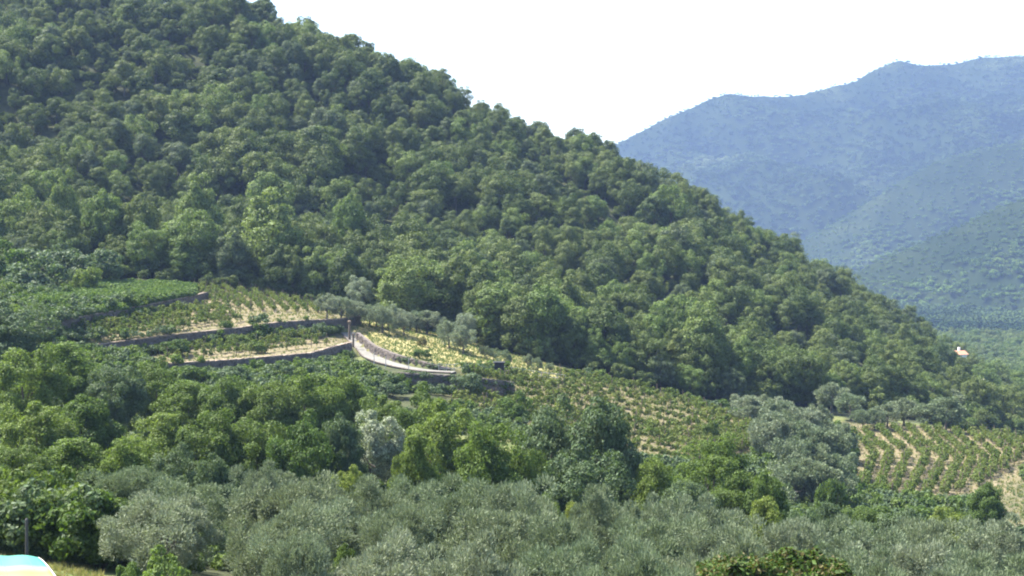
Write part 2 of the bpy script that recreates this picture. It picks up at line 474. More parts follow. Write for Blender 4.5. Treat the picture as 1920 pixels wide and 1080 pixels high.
# the ground sheet
gx = np.concatenate([np.arange(-330, -110, 6.0), np.arange(-110, 130, 1.0), np.arange(130, 345, 5.0)])
gy = np.concatenate([np.arange(6, 260, 1.0), np.arange(260, 470, 3.0), np.arange(470, 790, 10.0)])
XX, YY = np.meshgrid(gx, gy)
ZZ = Hs(XX, YY)
nx, ny = len(gx), len(gy)
ii = np.arange(nx * ny).reshape(ny, nx)
FF = np.stack([ii[:-1, :-1], ii[:-1, 1:], ii[1:, 1:], ii[1:, :-1]], -1).reshape(-1, 4)
gm = mesh_from('ground', np.stack([XX.ravel(), YY.ravel(), ZZ.ravel()], 1), FF, [M['ground']], True)
xr, yr = XX.ravel(), YY.ravel()
soil = np.maximum.reduce([soft(Z_T1, xr, yr), soft(Z_T2, xr, yr), soft(Z_FAN, xr, yr), 0.55 * soft(Z_BARE, xr, yr), 0.8 * soft(Z_SPUR, xr, yr), soft(Z_NOSE, xr, yr)])
dry = np.maximum(soft(Z_SLOPE, xr, yr), 0.0)
grass = np.maximum.reduce([soft(Z_LAWN, xr, yr), soft(Z_FIELD, xr, yr), sstep(0.05, 0.3, fbm(xr / 9, yr / 9, 3, 2)) * (yr < 240) * 0.7])
for nm, arr in (('soil', soil), ('dry', dry), ('grass', grass)):
    a = gm.attributes.new(nm, 'FLOAT', 'POINT'); a.data.foreach_set('value', arr.astype(np.float32))
tag(obj('ground', gm), kind='structure')

# valley floor reaching behind the mountains
vf = np.array([[-3300, 480, -80], [3300, 480, -80], [3300, 3350, -80], [-3300, 3350, -80],
               [-3300, -300, -80], [3300, -300, -80]])
tag(obj('valley_floor', mesh_from('valley_floor', vf, [[4, 5, 2, 3]], [M['mountain']])), kind='structure')

def ridge(name, prof, Y0, front, back, x0, x1, depth, seed, spur=60, amp=1.0):
    """a mountain flank below its skyline profile [(px, py), ...] at distance Y0"""
    xs = np.arange(x0, x1, 11.0)
    ys = np.concatenate([np.arange(Y0 - depth, Y0 + 20, 11.0), np.arange(Y0 + 30, Y0 + 500, 40.0)])
    X, Y = np.meshgrid(xs, ys)
    def f(X, Y):
        pX = [PX(a, Y0) for a, b in prof]; pZ = [PZ(b, Y0) for a, b in prof]
        zr = np.interp(X, pX, pZ)
        t = Y0 - Y
        fall = np.where(t > 0, t * front * (0.75 + 0.5 * t / depth), -t * back)
        k = np.clip(t / 150, 0.0, 1) * amp
        q = (X + 0.55 * Y) / spur + 0.9 * fbm(X / 260, Y / 260, 2, seed)
        g = np.abs(vnoise(q, Y / 900, seed + 3)) * 2
        g2 = np.abs(vnoise(q * 2.3, Y / 300, seed + 5)) * 2
        return zr - fall - k * (80 * g + 38 * g2) + k * 14 * fbm(X / 90, Y / 90, 4, seed + 8) + 5 * fbm(X / 40, Y / 40, 3, seed + 1)
    Z = np.maximum(f(X, Y), -85)
    n_x, n_y = len(xs), len(ys)
    i = np.arange(n_x * n_y).reshape(n_y, n_x)
    F = np.stack([i[:-1, :-1], i[:-1, 1:], i[1:, 1:], i[1:, :-1]], -1).reshape(-1, 4)
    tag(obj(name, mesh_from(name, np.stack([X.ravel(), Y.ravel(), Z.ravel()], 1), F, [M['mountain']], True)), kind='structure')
    return f

F_FAR = ridge('far_mountain', [(-1500, 150), (600, 330), (1000, 330), (1160, 268), (1250, 219), (1330, 187), (1365, 177), (1400, 178), (1480, 180), (1600, 153), (1640, 130), (1680, 114), (1720, 122), (1780, 121), (1830, 110), (1880, 103), (1920, 106), (2100, 120), (2600, 40), (3400, 60)],
              2700, 0.36, 0.25, -1200, 2100, 1250, 21, 210, 1.15)
F_MID = ridge('middle_spur', [(1200, 640), (1400, 520), (1500, 452), (1560, 420), (1640, 372), (1720, 322), (1800, 288), (1920, 262), (2100, 170), (2600, 60), (3400, 20)],
              2000, 0.34, 0.3, 200, 1900, 800, 42, 170, 0.9)
F_NEAR = ridge('near_spur', [(1350, 700), (1500, 560), (1600, 512), (1680, 478), (1760, 440), (1850, 398), (1920, 372), (2100, 270), (2600, 120), (3400, 60)],
               1450, 0.30, 0.35, 200, 1500, 620, 63, 130, 0.7)

# ------------------------------------------------------------------ foliage builders
def unit(v): return v / (np.linalg.norm(v, axis=-1, keepdims=True) + 1e-9)

def leaves(r, pos, out, n_size, length, width, jit=0.6, along=False):
    """diamond blades at pos. along: the blade's long axis points outwards, else it lies across"""
    n = len(pos)
    nrm = unit(out + r.normal(0, jit, (n, 3)))
    rnd = unit(r.normal(0, 1, (n, 3)))
    if along:
        a = unit(out + r.normal(0, jit, (n, 3)) + np.array([0, 0, .35])); b = unit(np.cross(a, rnd))
    else:
        a = unit(np.cross(nrm, rnd)); b = np.cross(nrm, a)
    s = (length * r.uniform(0.6, 1.35, n))[:, None] * 0.5
    w = (width * r.uniform(0.6, 1.35, n))[:, None] * 0.5
    fold = nrm * (0.18 * w)
    V = np.stack([pos - a * s, pos - b * w + fold, pos + a * s, pos + b * w + fold], 1).reshape(-1, 3)
    F = np.arange(4 * n).reshape(n, 4)
    return V, F

def crown(seed, R, Hh, nclump, per, leaf, shape='round', clump=(0.20, 0.34), along=False, width=None, bottom=-0.55, jit=0.55, fine=True):
    """foliage of one tree, its crown centred on the origin"""
    r = np.random.default_rng(seed)
    d = unit(r.normal(0, 1, (nclump * 4, 3)))
    d = d[d[:, 2] > bottom][:nclump]
    k = r.uniform(0.45, 1.0, len(d)) ** 0.6
    sc = 1 + 0.28 * np.sin(3 * np.arctan2(d[:, 1], d[:, 0]) + r.uniform(0, 6)) * r.uniform(0.3, 1) + r.normal(0, .10, len(d))
    c = d * k[:, None] * sc[:, None]
    if shape == 'tall':
        c[:, :2] *= (1.0 - 0.45 * np.clip(c[:, 2], 0, 1))[:, None]
    elif shape == 'cone':
        c[:, :2] *= (1.0 - 0.75 * np.clip((c[:, 2] + 0.5) / 1.5, 0, 1))[:, None]
    elif shape == 'flat':
        c[:, 2] *= 0.8
    rad = r.uniform(clump[0], clump[1], len(d)) * R
    c = c * np.array([R * 0.82, R * 0.82, Hh / 2 * 0.86])
    m = len(c); n = m * per
    cid = np.repeat(np.arange(m), per)
    dd = unit(r.normal(0, 1, (n, 3)) + 0.55 * unit(c)[cid] + np.array([0, 0, .35]))
    rr = rad[cid][:, None] * r.uniform(0.35, 1.12, (n, 1)) ** 0.6
    sq = np.array([1, 1, 0.78])
    pos = c[cid] + dd * rr * sq
    V, F = leaves(r, pos, dd, n, leaf, width or leaf * 0.7, jit, along)
    return V, F

def limbs(seed, R, Hh, zc, base_r, n=5, lean=0.05, reach=0.55, sides=6):
    """trunk from the origin up into the crown, with limbs"""
    r = np.random.default_rng(seed)
    g = Geo()
    top = np.array([r.normal(0, lean * zc), r.normal(0, lean * zc), zc + Hh * 0.15])
    mid = top * 0.5 + np.array([r.normal(0, .04 * zc), r.normal(0, .04 * zc), 0])
    g.tube([[0, 0, -0.6], [0, 0, 0.0], mid * 0.5 + [0, 0, 0], mid, top], [base_r * 1.6, base_r * 1.2, base_r, base_r * .75, base_r * .3], sides)
    for i in range(n):
        a = 2 * math.pi * (i + r.uniform(-.3, .3)) / n
        s = top * r.uniform(0.35, 0.7)
        e = np.array([math.cos(a) * R * reach, math.sin(a) * R * reach, zc + Hh * r.uniform(-0.05, 0.3)])
        m = (s + e) / 2 + np.array([0, 0, -0.06 * Hh])
        g.tube([s, m, e], [base_r * .5, base_r * .35, base_r * .1], max(4, sides - 1))
    return g

PROTO = {}
def proto(kind, i, R, Hh, zc, cm, tm, crown_kw, trunk_r, nl=5, lean=0.05):
    V, F = crown(100 * i + len(kind) * 7, R, Hh, **crown_kw)
    V = V + np.array([0, 0, zc])
    cme = mesh_from(kind + '_crown', V, F, [M[cm]])
    tme = limbs(i + 40, R, Hh, zc - Hh * 0.1, trunk_r, nl, lean).mesh(kind + '_trunk', [M[tm]], True)
    PROTO.setdefault(kind, []).append((cme, tme, dict(R=R, top=zc + Hh / 2, V=V, F=F)))

# unit-ish trees: forest trees about 11 m, olives about 5 m
for i in range(7):
    proto('forest', i, 4.2 + 0.25 * (i % 3), 9.2 + (i % 2), 5.9, 'forest', 'bark', dict(nclump=46, per=150, leaf=0.36, bottom=-0.85, clump=(.20, .40), jit=0.34, shape=['round', 'tall', 'round', 'flat', 'tall', 'round', 'round'][i]), 0.22)
for i in range(3):
    proto('edge', i, 4.6, 10.4, 5.7, 'forest_light', 'bark', dict(nclump=85, per=150, leaf=0.32, bottom=-0.95, clump=(.16, .32), jit=0.36, shape=['tall', 'round', 'tall'][i]), 0.26)
for i in range(3):
    proto('far', i, 4.2, 6.5, 3.6, 'far_leaf', 'bark', dict(nclump=16, per=16, leaf=1.5, clump=(.3, .5)), 0.25, 2)
for i in range(5):
    proto('olive', i, 2.9, 3.9, 2.9, 'olive', 'bark_olive', dict(nclump=72, per=370, leaf=0.20, width=0.045, along=True, clump=(.11, .30), bottom=-0.8, jit=0.42), 0.20, 6, 0.10)
for i in range(3):
    proto('smallolive', i, 2.0, 3.7, 2.35, 'olive_dull', 'bark_olive', dict(nclump=40, per=130, leaf=0.26, width=0.10, along=True, clump=(.2, .34), bottom=-0.7), 0.13, 4, 0.06)
for i in range(6):
    proto('mid', i, 3.6, 7.4, 5.2, 'mid_green', 'bark', dict(nclump=90, per=240, leaf=0.22, width=0.14, bottom=-0.9, clump=(.16, .30), shape=['round', 'tall', 'round', 'flat', 'round', 'tall'][i]), 0.20, 6)
for i in range(3):
    proto('shrub', i, 1.5, 2.2, 1.0, 'mid_green', 'bark', dict(nclump=30, per=110, leaf=0.19, width=0.12, bottom=-0.5, clump=(.2, .36)), 0.05, 5)
for i in range(4):
    r_ = np.random.default_rng(900 + i)
    V, F = crown(700 + i, 0.62, 1.25, 11, 17, 0.27, clump=(.3, .5), bottom=-0.7)
    PROTO.setdefault('vine', []).append((V + np.array([0, 0, 1.0]), F))

def sorted_name(kind):
    return {'forest': 'forest_tree', 'edge': 'forest_tree', 'olive': 'olive_tree', 'smallolive': 'young_olive_tree', 'mid': 'broadleaf_tree', 'shrub': 'shrub'}[kind]

def plant(kind, loc, scale=1.0, rz=None, label='', cat='tree', group=None, idx=None, mat=None, name=None, sz=1.0):
    i = random.randrange(len(PROTO[kind])) if idx is None else idx % len(PROTO[kind])
    cme, tme, info = PROTO[kind][i]
    e = bpy.data.objects.new(name or sorted_name(kind), None)
    e.empty_display_size = 0.5
    COL.objects.link(e)
    e.location = loc
    e.rotation_euler = (0, 0, random.uniform(0, 6.283) if rz is None else rz)
    e.scale = (scale, scale, scale * sz)
    tag(e, label, cat, group)
    c = obj('crown', cme, e)
    if mat:
        c.material_slots[0].link = 'OBJECT'; c.material_slots[0].material = M[mat]
    obj('trunk', tme, e)
    return e

def plant_top(kind, px, py_top, Y, width_px, **kw):
    """a tree at distance Y whose crown top is seen at (px, py_top) and is width_px wide"""
    x = PX(px, Y); z = H(x, Y)
    h = PZ(py_top, Y) - z
    i = kw.pop('idx', None)
    if i is None: i = random.randrange(len(PROTO[kind]))
    info = PROTO[kind][i % len(PROTO[kind])][2]
    s = (width_px / F_PX * Y) / (2.15 * info['R'])
    top = h / info['top']
    sz = max(0.8, min(2.1, top / s))
    return plant(kind, (x, Y, z - 0.05), s, idx=i, sz=sz, **kw)

def plant_base(kind, px, py_base, py_top, width_px, y0=120, **kw):
    p = hit(px, py_base, y0)
    return plant_top(kind, px, py_top, p.y, width_px, **kw)

def scatter(name, pts, rots, scls, idxs, sources, label, cat):
    """one object that shows many small instances"""
    me = bpy.data.meshes.new(name)
    me.vertices.add(len(pts)); me.vertices.foreach_set('co', np.asarray(pts, dtype=np.float32).ravel())
    for nm, typ, arr in (('rot', 'FLOAT_VECTOR', rots), ('scl', 'FLOAT_VECTOR', scls), ('idx', 'INT', idxs)):
        a = me.attributes.new(nm, typ, 'POINT')
        a.data.foreach_set('vector' if typ == 'FLOAT_VECTOR' else 'value', np.asarray(arr, dtype=np.int32 if typ == 'INT' else np.float32).ravel())
    o = obj(name, me)
    tag(o, label, cat, kind='stuff')
    ng = bpy.data.node_groups.new(name, 'GeometryNodeTree')
    ng.interface.new_socket('Geometry', in_out='INPUT', socket_type='NodeSocketGeometry')
    ng.interface.new_socket('Geometry', in_out='OUTPUT', socket_type='NodeSocketGeometry')
    gi = ng.nodes.new('NodeGroupInput'); go = ng.nodes.new('NodeGroupOutput')
    jn = ng.nodes.new('GeometryNodeJoinGeometry')
    for k, s in enumerate(sources):
        src = bpy.data.objects.new(s.name + '_source', s)     # never linked to the scene: shown only through its instances
        oi = ng.nodes.new('GeometryNodeObjectInfo'); oi.inputs['Object'].default_value = src; oi.inputs['As Instance'].default_value = True
        ng.links.new(oi.outputs['Geometry'], jn.inputs[0])
    ip = ng.nodes.new('GeometryNodeInstanceOnPoints'); ip.inputs['Pick Instance'].default_value = True
    ng.links.new(gi.outputs[0], ip.inputs['Points']); ng.links.new(jn.outputs[0], ip.inputs['Instance'])
    for nm, sock, dt in (('rot', 'Rotation', 'FLOAT_VECTOR'), ('scl', 'Scale', 'FLOAT_VECTOR'), ('idx', 'Instance Index', 'INT')):
        na = ng.nodes.new('GeometryNodeInputNamedAttribute'); na.data_type = dt; na.inputs['Name'].default_value = nm
        ng.links.new([q for q in na.outputs if q.enabled and q.name == 'Attribute'][0], ip.inputs[sock])
    ng.links.new(ip.outputs[0], go.inputs[0])
    md = o.modifiers.new('scatter', 'NODES'); md.node_group = ng
    return o

def joined(kind, i, mat=None):
    """crown and trunk of a prototype as one mesh, for scattering"""
    cme, tme, info = PROTO[kind][i]
    tv = np.empty(len(tme.vertices) * 3); tme.vertices.foreach_get('co', tv); tv = tv.reshape(-1, 3)
    tf = [tuple(p.vertices) for p in tme.polygons]
    t4 = np.array([f for f in tf if len(f) == 4])
    V = np.concatenate([info['V'], tv]); n = len(info['V'])
    m = mesh_from(kind + '_whole', V, np.concatenate([info['F'], t4 + n]), [M[mat] if mat else cme.materials[0], tme.materials[0]],
                  mat_idx=[0] * len(info['F']) + [1] * len(t4))
    return m

# ------------------------------------------------------------------ the forest on the hill
FB = np.array(worldline([(-500, 236), (0, 246), (200, 243), (360, 242), (600, 241), (700, 240), (860, 228), (1000, 222), (1150, 220), (1350, 222), (1500, 232), (1650, 240), (1800, 258), (2200, 300)]))
def in_forest(x, y): return y > np.interp(x, FB[:, 0], FB[:, 1])

sp = 4.8
fx, fy = np.meshgrid(np.arange(-215, 230, sp), np.arange(215, 470, sp))
fx = fx.ravel() + rng.uniform(-2.4, 2.4, fx.size); fy = fy.ravel() + rng.uniform(-2.4, 2.4, fy.size)
def house_spot(px, py, top):
    # where on this line of sight a house of that height just lifts its eaves to the pixel
    ys = np.arange(235, 420, 3.0); zs = Hs(PX(px, 1) * ys, ys) + top
    k = int(np.argmin(np.abs(zs - PZ(py, 1) * ys))); return PX(px, 1) * ys[k], float(ys[k])
HOUSE_A, HOUSE_B = house_spot(1797, 660, 5.6), house_spot(1842, 734, 4.4)
for hx, hy in (HOUSE_A, HOUSE_B):
    far_ = (np.hypot(fx - hx, fy - hy) > 4.5) & ~((np.abs(fx / fy - hx / hy) < .010) & (fy < hy) & (fy > hy - 45))
    fx, fy = fx[far_], fy[far_]
keep = in_forest(fx, fy) & (np.abs(fx) < 0.42 * fy + 22) & ((fbm(fx / 18, fy / 9, 3, 15) > -0.24) | (fy > 372))
fx, fy = fx[keep], fy[keep]
fz = Hs(fx, fy)
pxs, pys = pix((fx, fy, fz + 9))
keep = (pxs > -250) & (pxs < 2150) & ~((pxs > 1740) & (fy > 330))
fx, fy, fz, pxs, pys = fx[keep], fy[keep], fz[keep], pxs[keep], pys[keep]
size = 0.54 + 0.44 * rng.random(len(fx)) ** 1.5 + 0.55 * fbm(fx / 25, fy / 25, 2, 4)
size *= np.interp(pxs, [1300, 1700], [1.0, 0.85])
order = np.argsort(fy - 60 * size)
inview = [k for k in order if -20 < pxs[k] < 1935 and -40 < pys[k] < 900]
own = inview[:205]
ridge_ix = [k for k in inview[215:] if fy[k] > 375 and abs(pys[k] - np.interp(pxs[k], [430, 700, 900, 1050, 1120, 1250, 1340, 1500, 1650], [0, 95, 168, 235, 262, 312, 365, 460, 535])) < 24]
own = own + ridge_ix[:65]
ownset = set(int(k) for k in own)


def where_words(px, py, Y):
    if Y > 372: z = 'on the skyline'
    elif py < 330: z = 'high on the slope'
    elif Y < 262: z = 'at the forest foot'
    else: z = 'low on the slope'
    if px < 200: h = 'at the left edge'
    elif px < 400: h = 'above the bean patch'
    elif px < 640: h = 'above the upper vineyard'
    elif px < 900: h = 'above the olive row'
    elif px < 1150: h = 'above the dry slope'
    elif px < 1430: h = 'above the vine spur'
    elif px < 1650: h = 'above the olive grove'
    else: h = 'above the fan vineyard'
    return z + ' ' + h
NTH = ['first', 'second', 'third', 'fourth', 'fifth', 'sixth', 'seventh', 'eighth', 'ninth', 'tenth', 'eleventh', 'twelfth', 'thirteenth', 'fourteenth', 'fifteenth', 'sixteenth',
       'seventeenth', 'eighteenth', 'nineteenth', 'twentieth']
def number_labels(pairs, noun):
    """pairs of (object, adjectives, place): alike ones are told apart by their order from the left"""
    d = {}
    for o, a, w in pairs: d.setdefault((a, w), []).append(o)
    for (a, w), os_ in d.items():
        if len(os_) == 1: os_[0]['label'] = f'{a} {noun} {w}'; continue
        os_.sort(key=lambda o: pix(o.location)[0])
        for i, o in enumerate(os_): o['label'] = f'{NTH[min(i, 19)]} from left of {a} {noun}s {w}'

FOREST_MATS = [('forest', 'dark green'), ('forest_light', 'light green'), ('forest_grey', 'greyish green')]
fl = []
for k in own:
    u = random.random()
    mi = 1 if u > (0.62 if fy[k] < 262 else 0.88) else (2 if u < 0.05 else 0)
    kind = 'edge' if fy[k] < 275 else 'forest'
    s = float(size[k])
    t = plant(kind, (fx[k], fy[k], fz[k]), s, label='-', group='broadleaf trees of the hillside forest', mat=FOREST_MATS[mi][0], sz=random.uniform(0.9, 1.2))
    fl.append((t, ('tall ' if s > 0.78 else 'small ' if s < 0.6 else '') + FOREST_MATS[mi][1], where_words(pxs[k], pys[k], fy[k])))
# the front row, tree by tree as the photograph shows it
for px, top, Y, w, mi in [(500, 366, 250, 165, 1), (355, 392, 248, 135, 1), (372, 338, 264, 110, 1), (262, 352, 256, 100, 0), (195, 342, 256, 110, 1), (118, 330, 260, 85, 1), (40, 350, 257, 105, 1),
                          (655, 352, 276, 85, 1), (430, 488, 243, 60, 2), (590, 470, 243, 90, 1), (560, 405, 255, 100, 0), (905, 522, 229, 105, 0), (985, 546, 223, 120, 0), (1072, 592, 221, 60, 0),
                          (1120, 622, 221, 70, 1), (1165, 640, 221, 60, 1), (1215, 610, 226, 55, 0), (1262, 606, 228, 55, 0), (1305, 625, 228, 60, 0), (1345, 655, 223, 60, 0), (1392, 640, 230, 80, 1), (1375, 684, 222, 64, 2),
                          (1462, 656, 236, 84, 1), (1520, 690, 236, 60, 0), (1580, 682, 242, 80, 2), (1640, 660, 255, 80, 0), (1690, 690, 250, 74, 0), (1740, 700, 262, 70, 1), (1240, 665, 220, 60, 2), (1295, 690, 220, 70, 1)]:
    t = plant_top('edge', px, top, Y, w, label='-', mat=FOREST_MATS[mi][0], group='broadleaf trees of the hillside forest')
    fl.append((t, 'front row ' + FOREST_MATS[mi][1], where_words(px, 999, 300).replace('low on the slope ', '')))
number_labels(fl, 'tree')
rest = np.array([k for k in range(len(fx)) if k not in ownset])
srcs = [joined('forest', i) for i in range(7)] + [joined('forest', 2, 'forest_light'), joined('forest', 4, 'forest_grey')]
pick = rng.integers(0, 7, len(rest)); q = rng.random(len(rest)); pick[q > 0.86] = 7; pick[q > 0.975] = 8
scatter('forest_trees', np.stack([fx[rest], fy[rest], fz[rest]], 1), np.stack([0 * rest, 0 * rest, rng.uniform(0, 6.28, len(rest))], 1),
        np.stack([size[rest], size[rest], size[rest] * rng.uniform(.9, 1.2, len(rest))], 1), pick, srcs,
        'dense green broadleaf forest covering the upper hillside', 'forest')

ux, uy = rng.uniform(-170, 190, 9000), rng.uniform(215, 440, 9000)
k = in_forest(ux, uy + 3) & (np.abs(ux) < 0.40 * uy + 15); ux, uy = ux[k], uy[k]; us = rng.uniform(.7, 1.3, len(ux))
scatter('forest_undergrowth', np.stack([ux, uy, Hs(ux, uy)], 1), np.stack([0 * ux, 0 * ux, rng.uniform(0, 6.28, len(ux))], 1), np.stack([us, us, us], 1),
        rng.integers(0, 3, len(ux)), [joined('shrub', i, 'forest') for i in range(3)], 'green undergrowth covering the forest floor', 'undergrowth')
bx_ = np.arange(-130, 150, 2.6); bx_ = np.concatenate([bx_, bx_ + 1.3]); by_ = np.interp(bx_, FB[:, 0], FB[:, 1]) + rng.uniform(-1.5, 9, len(bx_))
scatter('forest_edge_bushes', np.stack([bx_, by_, Hs(bx_, by_)], 1), np.stack([0 * bx_, 0 * bx_, rng.uniform(0, 6.28, len(bx_))], 1), np.stack([rng.uniform(1.0, 2.2, len(bx_))] * 3, 1),
        rng.integers(0, 3, len(bx_)), [joined('shrub', 0, 'forest'), joined('shrub', 1, 'forest'), joined('shrub', 2, 'forest_light')], 'bushy green undergrowth closing the foot of the forest', 'undergrowth')

# woods on the valley side and the far mountains
def mountain_wood(name, f, x0, x1, y0, y1, step, label, others=(), mat='far_leaf'):
    X, Y = np.meshgrid(np.arange(x0, x1, step), np.arange(y0, y1, step))
    X = X.ravel() + rng.uniform(-.95, .95, X.size) * step; Y = Y.ravel() + rng.uniform(-.95, .95, Y.size) * step
    Z = f(X, Y)
    ok = (Z > -84) & (X < 0.40 * Y + 60) & (X > 0.02 * Y)
    for g in others: ok &= Z > g(X, Y) - 4
    ok &= fbm(X / 60, Y / 60, 3, 31) > -0.75
    X, Y, Z = X[ok], Y[ok], Z[ok]
    s = rng.uniform(0.5, 1.4, len(X)) * step / 8.0 * np.clip((y1 - 20 - Y) / 90, .55, 1)
    scatter(name, np.stack([X, Y, Z], 1), np.stack([0 * X, 0 * X, rng.uniform(0, 6.28, len(X))], 1), np.stack([s, s, s * .75], 1),
            rng.integers(0, 3, len(X)), [joined('far', i, mat) for i in range(3)], label, 'woodland')
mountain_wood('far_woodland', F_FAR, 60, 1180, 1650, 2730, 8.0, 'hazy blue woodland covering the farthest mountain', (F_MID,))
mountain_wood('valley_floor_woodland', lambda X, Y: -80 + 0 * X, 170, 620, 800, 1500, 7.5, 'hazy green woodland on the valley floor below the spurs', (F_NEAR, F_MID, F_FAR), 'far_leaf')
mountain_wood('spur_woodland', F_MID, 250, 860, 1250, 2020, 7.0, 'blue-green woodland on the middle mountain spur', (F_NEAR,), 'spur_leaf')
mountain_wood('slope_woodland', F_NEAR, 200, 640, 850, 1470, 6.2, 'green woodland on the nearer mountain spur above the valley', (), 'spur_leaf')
X, Y = np.meshgrid(np.arange(80, 420, 6.0), np.arange(290, 860, 6.0)); X = X.ravel() + rng.uniform(-3, 3, X.size); Y = Y.ravel() + rng.uniform(-3, 3, Y.size)
pxv, _ = pix((X, Y, Hs(X, Y)))
ok = (pxv > 1640) & (pxv < 2250) & ((pxv > 1750) | (Y > 470))
for hx, hy in (HOUSE_A, HOUSE_B):
    ok &= (np.hypot(X - hx, Y - hy) > 5) & ~((np.abs(X / Y - hx / hy) < .012) & (Y < hy) & (Y > hy - 60))
X, Y = X[ok], Y[ok]; Z = Hs(X, Y)
s = rng.uniform(.5, .95, len(X))
scatter('valley_woodland', np.stack([X, Y, Z], 1), np.stack([0 * X, 0 * X, rng.uniform(0, 6.28, len(X))], 1), np.stack([s, s, s], 1),
        rng.integers(0, 3, len(X)), [joined('forest', 0, 'forest_light'), joined('forest', 2), joined('forest', 3, 'mid_green')], 'mixed green trees filling the valley below the ridge', 'woodland')

# ------------------------------------------------------------------ dry stone walls
def stone_wall(name, P, h, label, thick=0.5, stone=0.42, coping=True, lift=0.12):
    P = np.asarray(P)
    root = bpy.data.objects.new(name, None); COL.objects.link(root)
    root.location = tuple(P[0]); tag(root, label, 'stone wall')
    o0 = P[0]
    seg = np.hypot(np.diff(P[:, 0]), np.diff(P[:, 1])); L = np.concatenate([[0], np.cumsum(seg)])
    def at(t):
        return np.array([np.interp(t, L, P[:, k]) for k in range(3)])
    core, g = Geo(), Geo()
    # the solid core
    ts = np.linspace(0, L[-1], max(3, int(L[-1] / 1.5)))
    V = []
    for t in ts:
        p = at(t); q = at(min(t + .1, L[-1])) - at(max(t - .1, 0)); n = np.array([q[1], -q[0], 0]); n /= np.linalg.norm(n)
        for dn, dz in ((0.05, lift - .06), (thick, lift - .06), (thick, -h - 0.9), (0.05, -h - 0.9)):
            V.append(p - o0 + n * (-dn + 0.1) + np.array([0, 0, dz]))
    F = []
    for i in range(len(ts) - 1):
        for k in range(4): F.append([4 * i + k, 4 * i + (k + 1) % 4, 4 * i + 4 + (k + 1) % 4, 4 * i + 4 + k])
    F += [[0, 1, 2, 3], [4 * len(ts) - 1, 4 * len(ts) - 2, 4 * len(ts) - 3, 4 * len(ts) - 4]]
    core.add(V, F)
    obj('wall_core', core.mesh('wall_core', [M['stone']]), root)
    z = lift - 0.1
    while z > -h - 0.5:
        ch = stone * random.uniform(.5, .75); t = random.uniform(0, .3)
        while t < L[-1]:
            sw = stone * random.uniform(.7, 1.6)
            p = at(t + sw / 2); q = at(min(t + sw, L[-1])) - at(max(t, 0)); 
            if np.hypot(q[0], q[1]) < 1e-6: break
            a = math.atan2(q[1], q[0]); n = np.array([q[1], -q[0], 0]); n /= np.linalg.norm(n)
            g.box(p - o0 + n * (0.12 + random.uniform(-.03, .05)) + np.array([0, 0, z - ch / 2]), (sw * .93, 0.26, ch * .9), a, 0.02)
            t += sw
        z -= ch
    w = obj('stone_facing', g.mesh('stone_facing', [M['stone']]), root); w['kind'] = 'stuff'
    if coping:
        g = Geo(); t = 0
        while t < L[-1]:
            sw = random.uniform(.5, .95); p = at(min(t + sw / 2, L[-1])); q = at(min(t + sw, L[-1])) - at(max(t - .05, 0)); a = math.atan2(q[1], q[0])
            n = np.array([q[1], -q[0], 0]); n /= np.linalg.norm(n)
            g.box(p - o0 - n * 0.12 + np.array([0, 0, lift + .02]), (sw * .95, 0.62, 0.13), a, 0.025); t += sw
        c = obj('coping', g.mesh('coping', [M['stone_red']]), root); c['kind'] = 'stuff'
    return root
stone_wall('stone_wall', *wall_pts['upper'], 'short dark dry stone wall under the overhanging bean plants, uppermost terrace')
stone_wall('stone_wall', *wall_pts['middle'], 'long dry stone terrace wall with sunlit coping in front of the upper vineyard')
stone_wall('stone_wall', *wall_pts['lower'], 'curving dry stone wall carrying the lower narrow vine terrace')
stone_wall('stone_wall', *wall_pts['path'], 'low stone retaining wall along the uphill side of the pale ramp', coping=False)
stone_wall('stone_wall', *wall_pts['ivy'], 'shadowed ivy grown stone wall below the bottom of the pale ramp', coping=False)
# returns at the wall ends
def ret_wall(k, ddx, ddy, label, h):
    p = wall_pts[k][0][-1]
    e = p + np.array([ddx, ddy, 0.0]); e[2] = p[2] + 0.25
    stone_wall('wall_return', [p + [0.02, 0.1, 0], e], h, label)
ret_wall('upper', 1.0, 5.0, 'short sunlit end of the uppermost stone wall beside the grass bank', 1.8)
ret_wall('middle', 2.4, 4.2, 'end face of the long terrace wall beside the top of the ramp', 2.1)

# the ramp
PT = [(650, 210.5, 9), (668, 205.5, 0), (684, 200, 0), (697, 193.5, 0), (722, 187, 0), (755, 183, 0), (800, 180.5, 0), (850, 179.5, 0)]
pl = np.array([[PX(a, b), b] for a, b, _ in PT])
tt = np.linspace(0, len(pl) - 1, 40)
pxy = np.stack([np.interp(tt, range(len(pl)), pl[:, 0]), np.interp(tt, range(len(pl)), pl[:, 1])], 1)
for _ in range(3): pxy[1:-1] = (pxy[:-2] + 2 * pxy[1:-1] + pxy[2:]) / 4
tn = np.gradient(pxy, axis=0); tn /= np.linalg.norm(tn, axis=1)[:, None]
nr = np.stack([-tn[:, 1], tn[:, 0]], 1)
zc = Hs(pxy[:, 0], pxy[:, 1])
k_ = np.ones(7) / 7; zc = np.convolve(np.pad(zc, 3, mode='edge'), k_, 'valid') + 0.28
V = []
for i in range(40):
    for s_, dz in ((-1.05, -.8), (-1.05, 0), (1.05, 0), (1.05, -.8)):
        V.append([*(pxy[i] + nr[i] * s_), zc[i] + dz])
F = [[4 * i + k, 4 * i + k + 1, 4 * i + 5 + k, 4 * i + 4 + k] for i in range(39) for k in range(3)]
tag(obj('path', mesh_from('path', V, F, [M['concrete']])), kind='structure')
g = Geo()
tag(obj('path_kerb', (lambda: (g.tube([[*(pxy[i] - nr[i] * 1.15), zc[i] + 0.02] for i in range(0, 40)], 0.12, 5), g.mesh('path_kerb', [M['stone']]))[1])()), kind='structure')

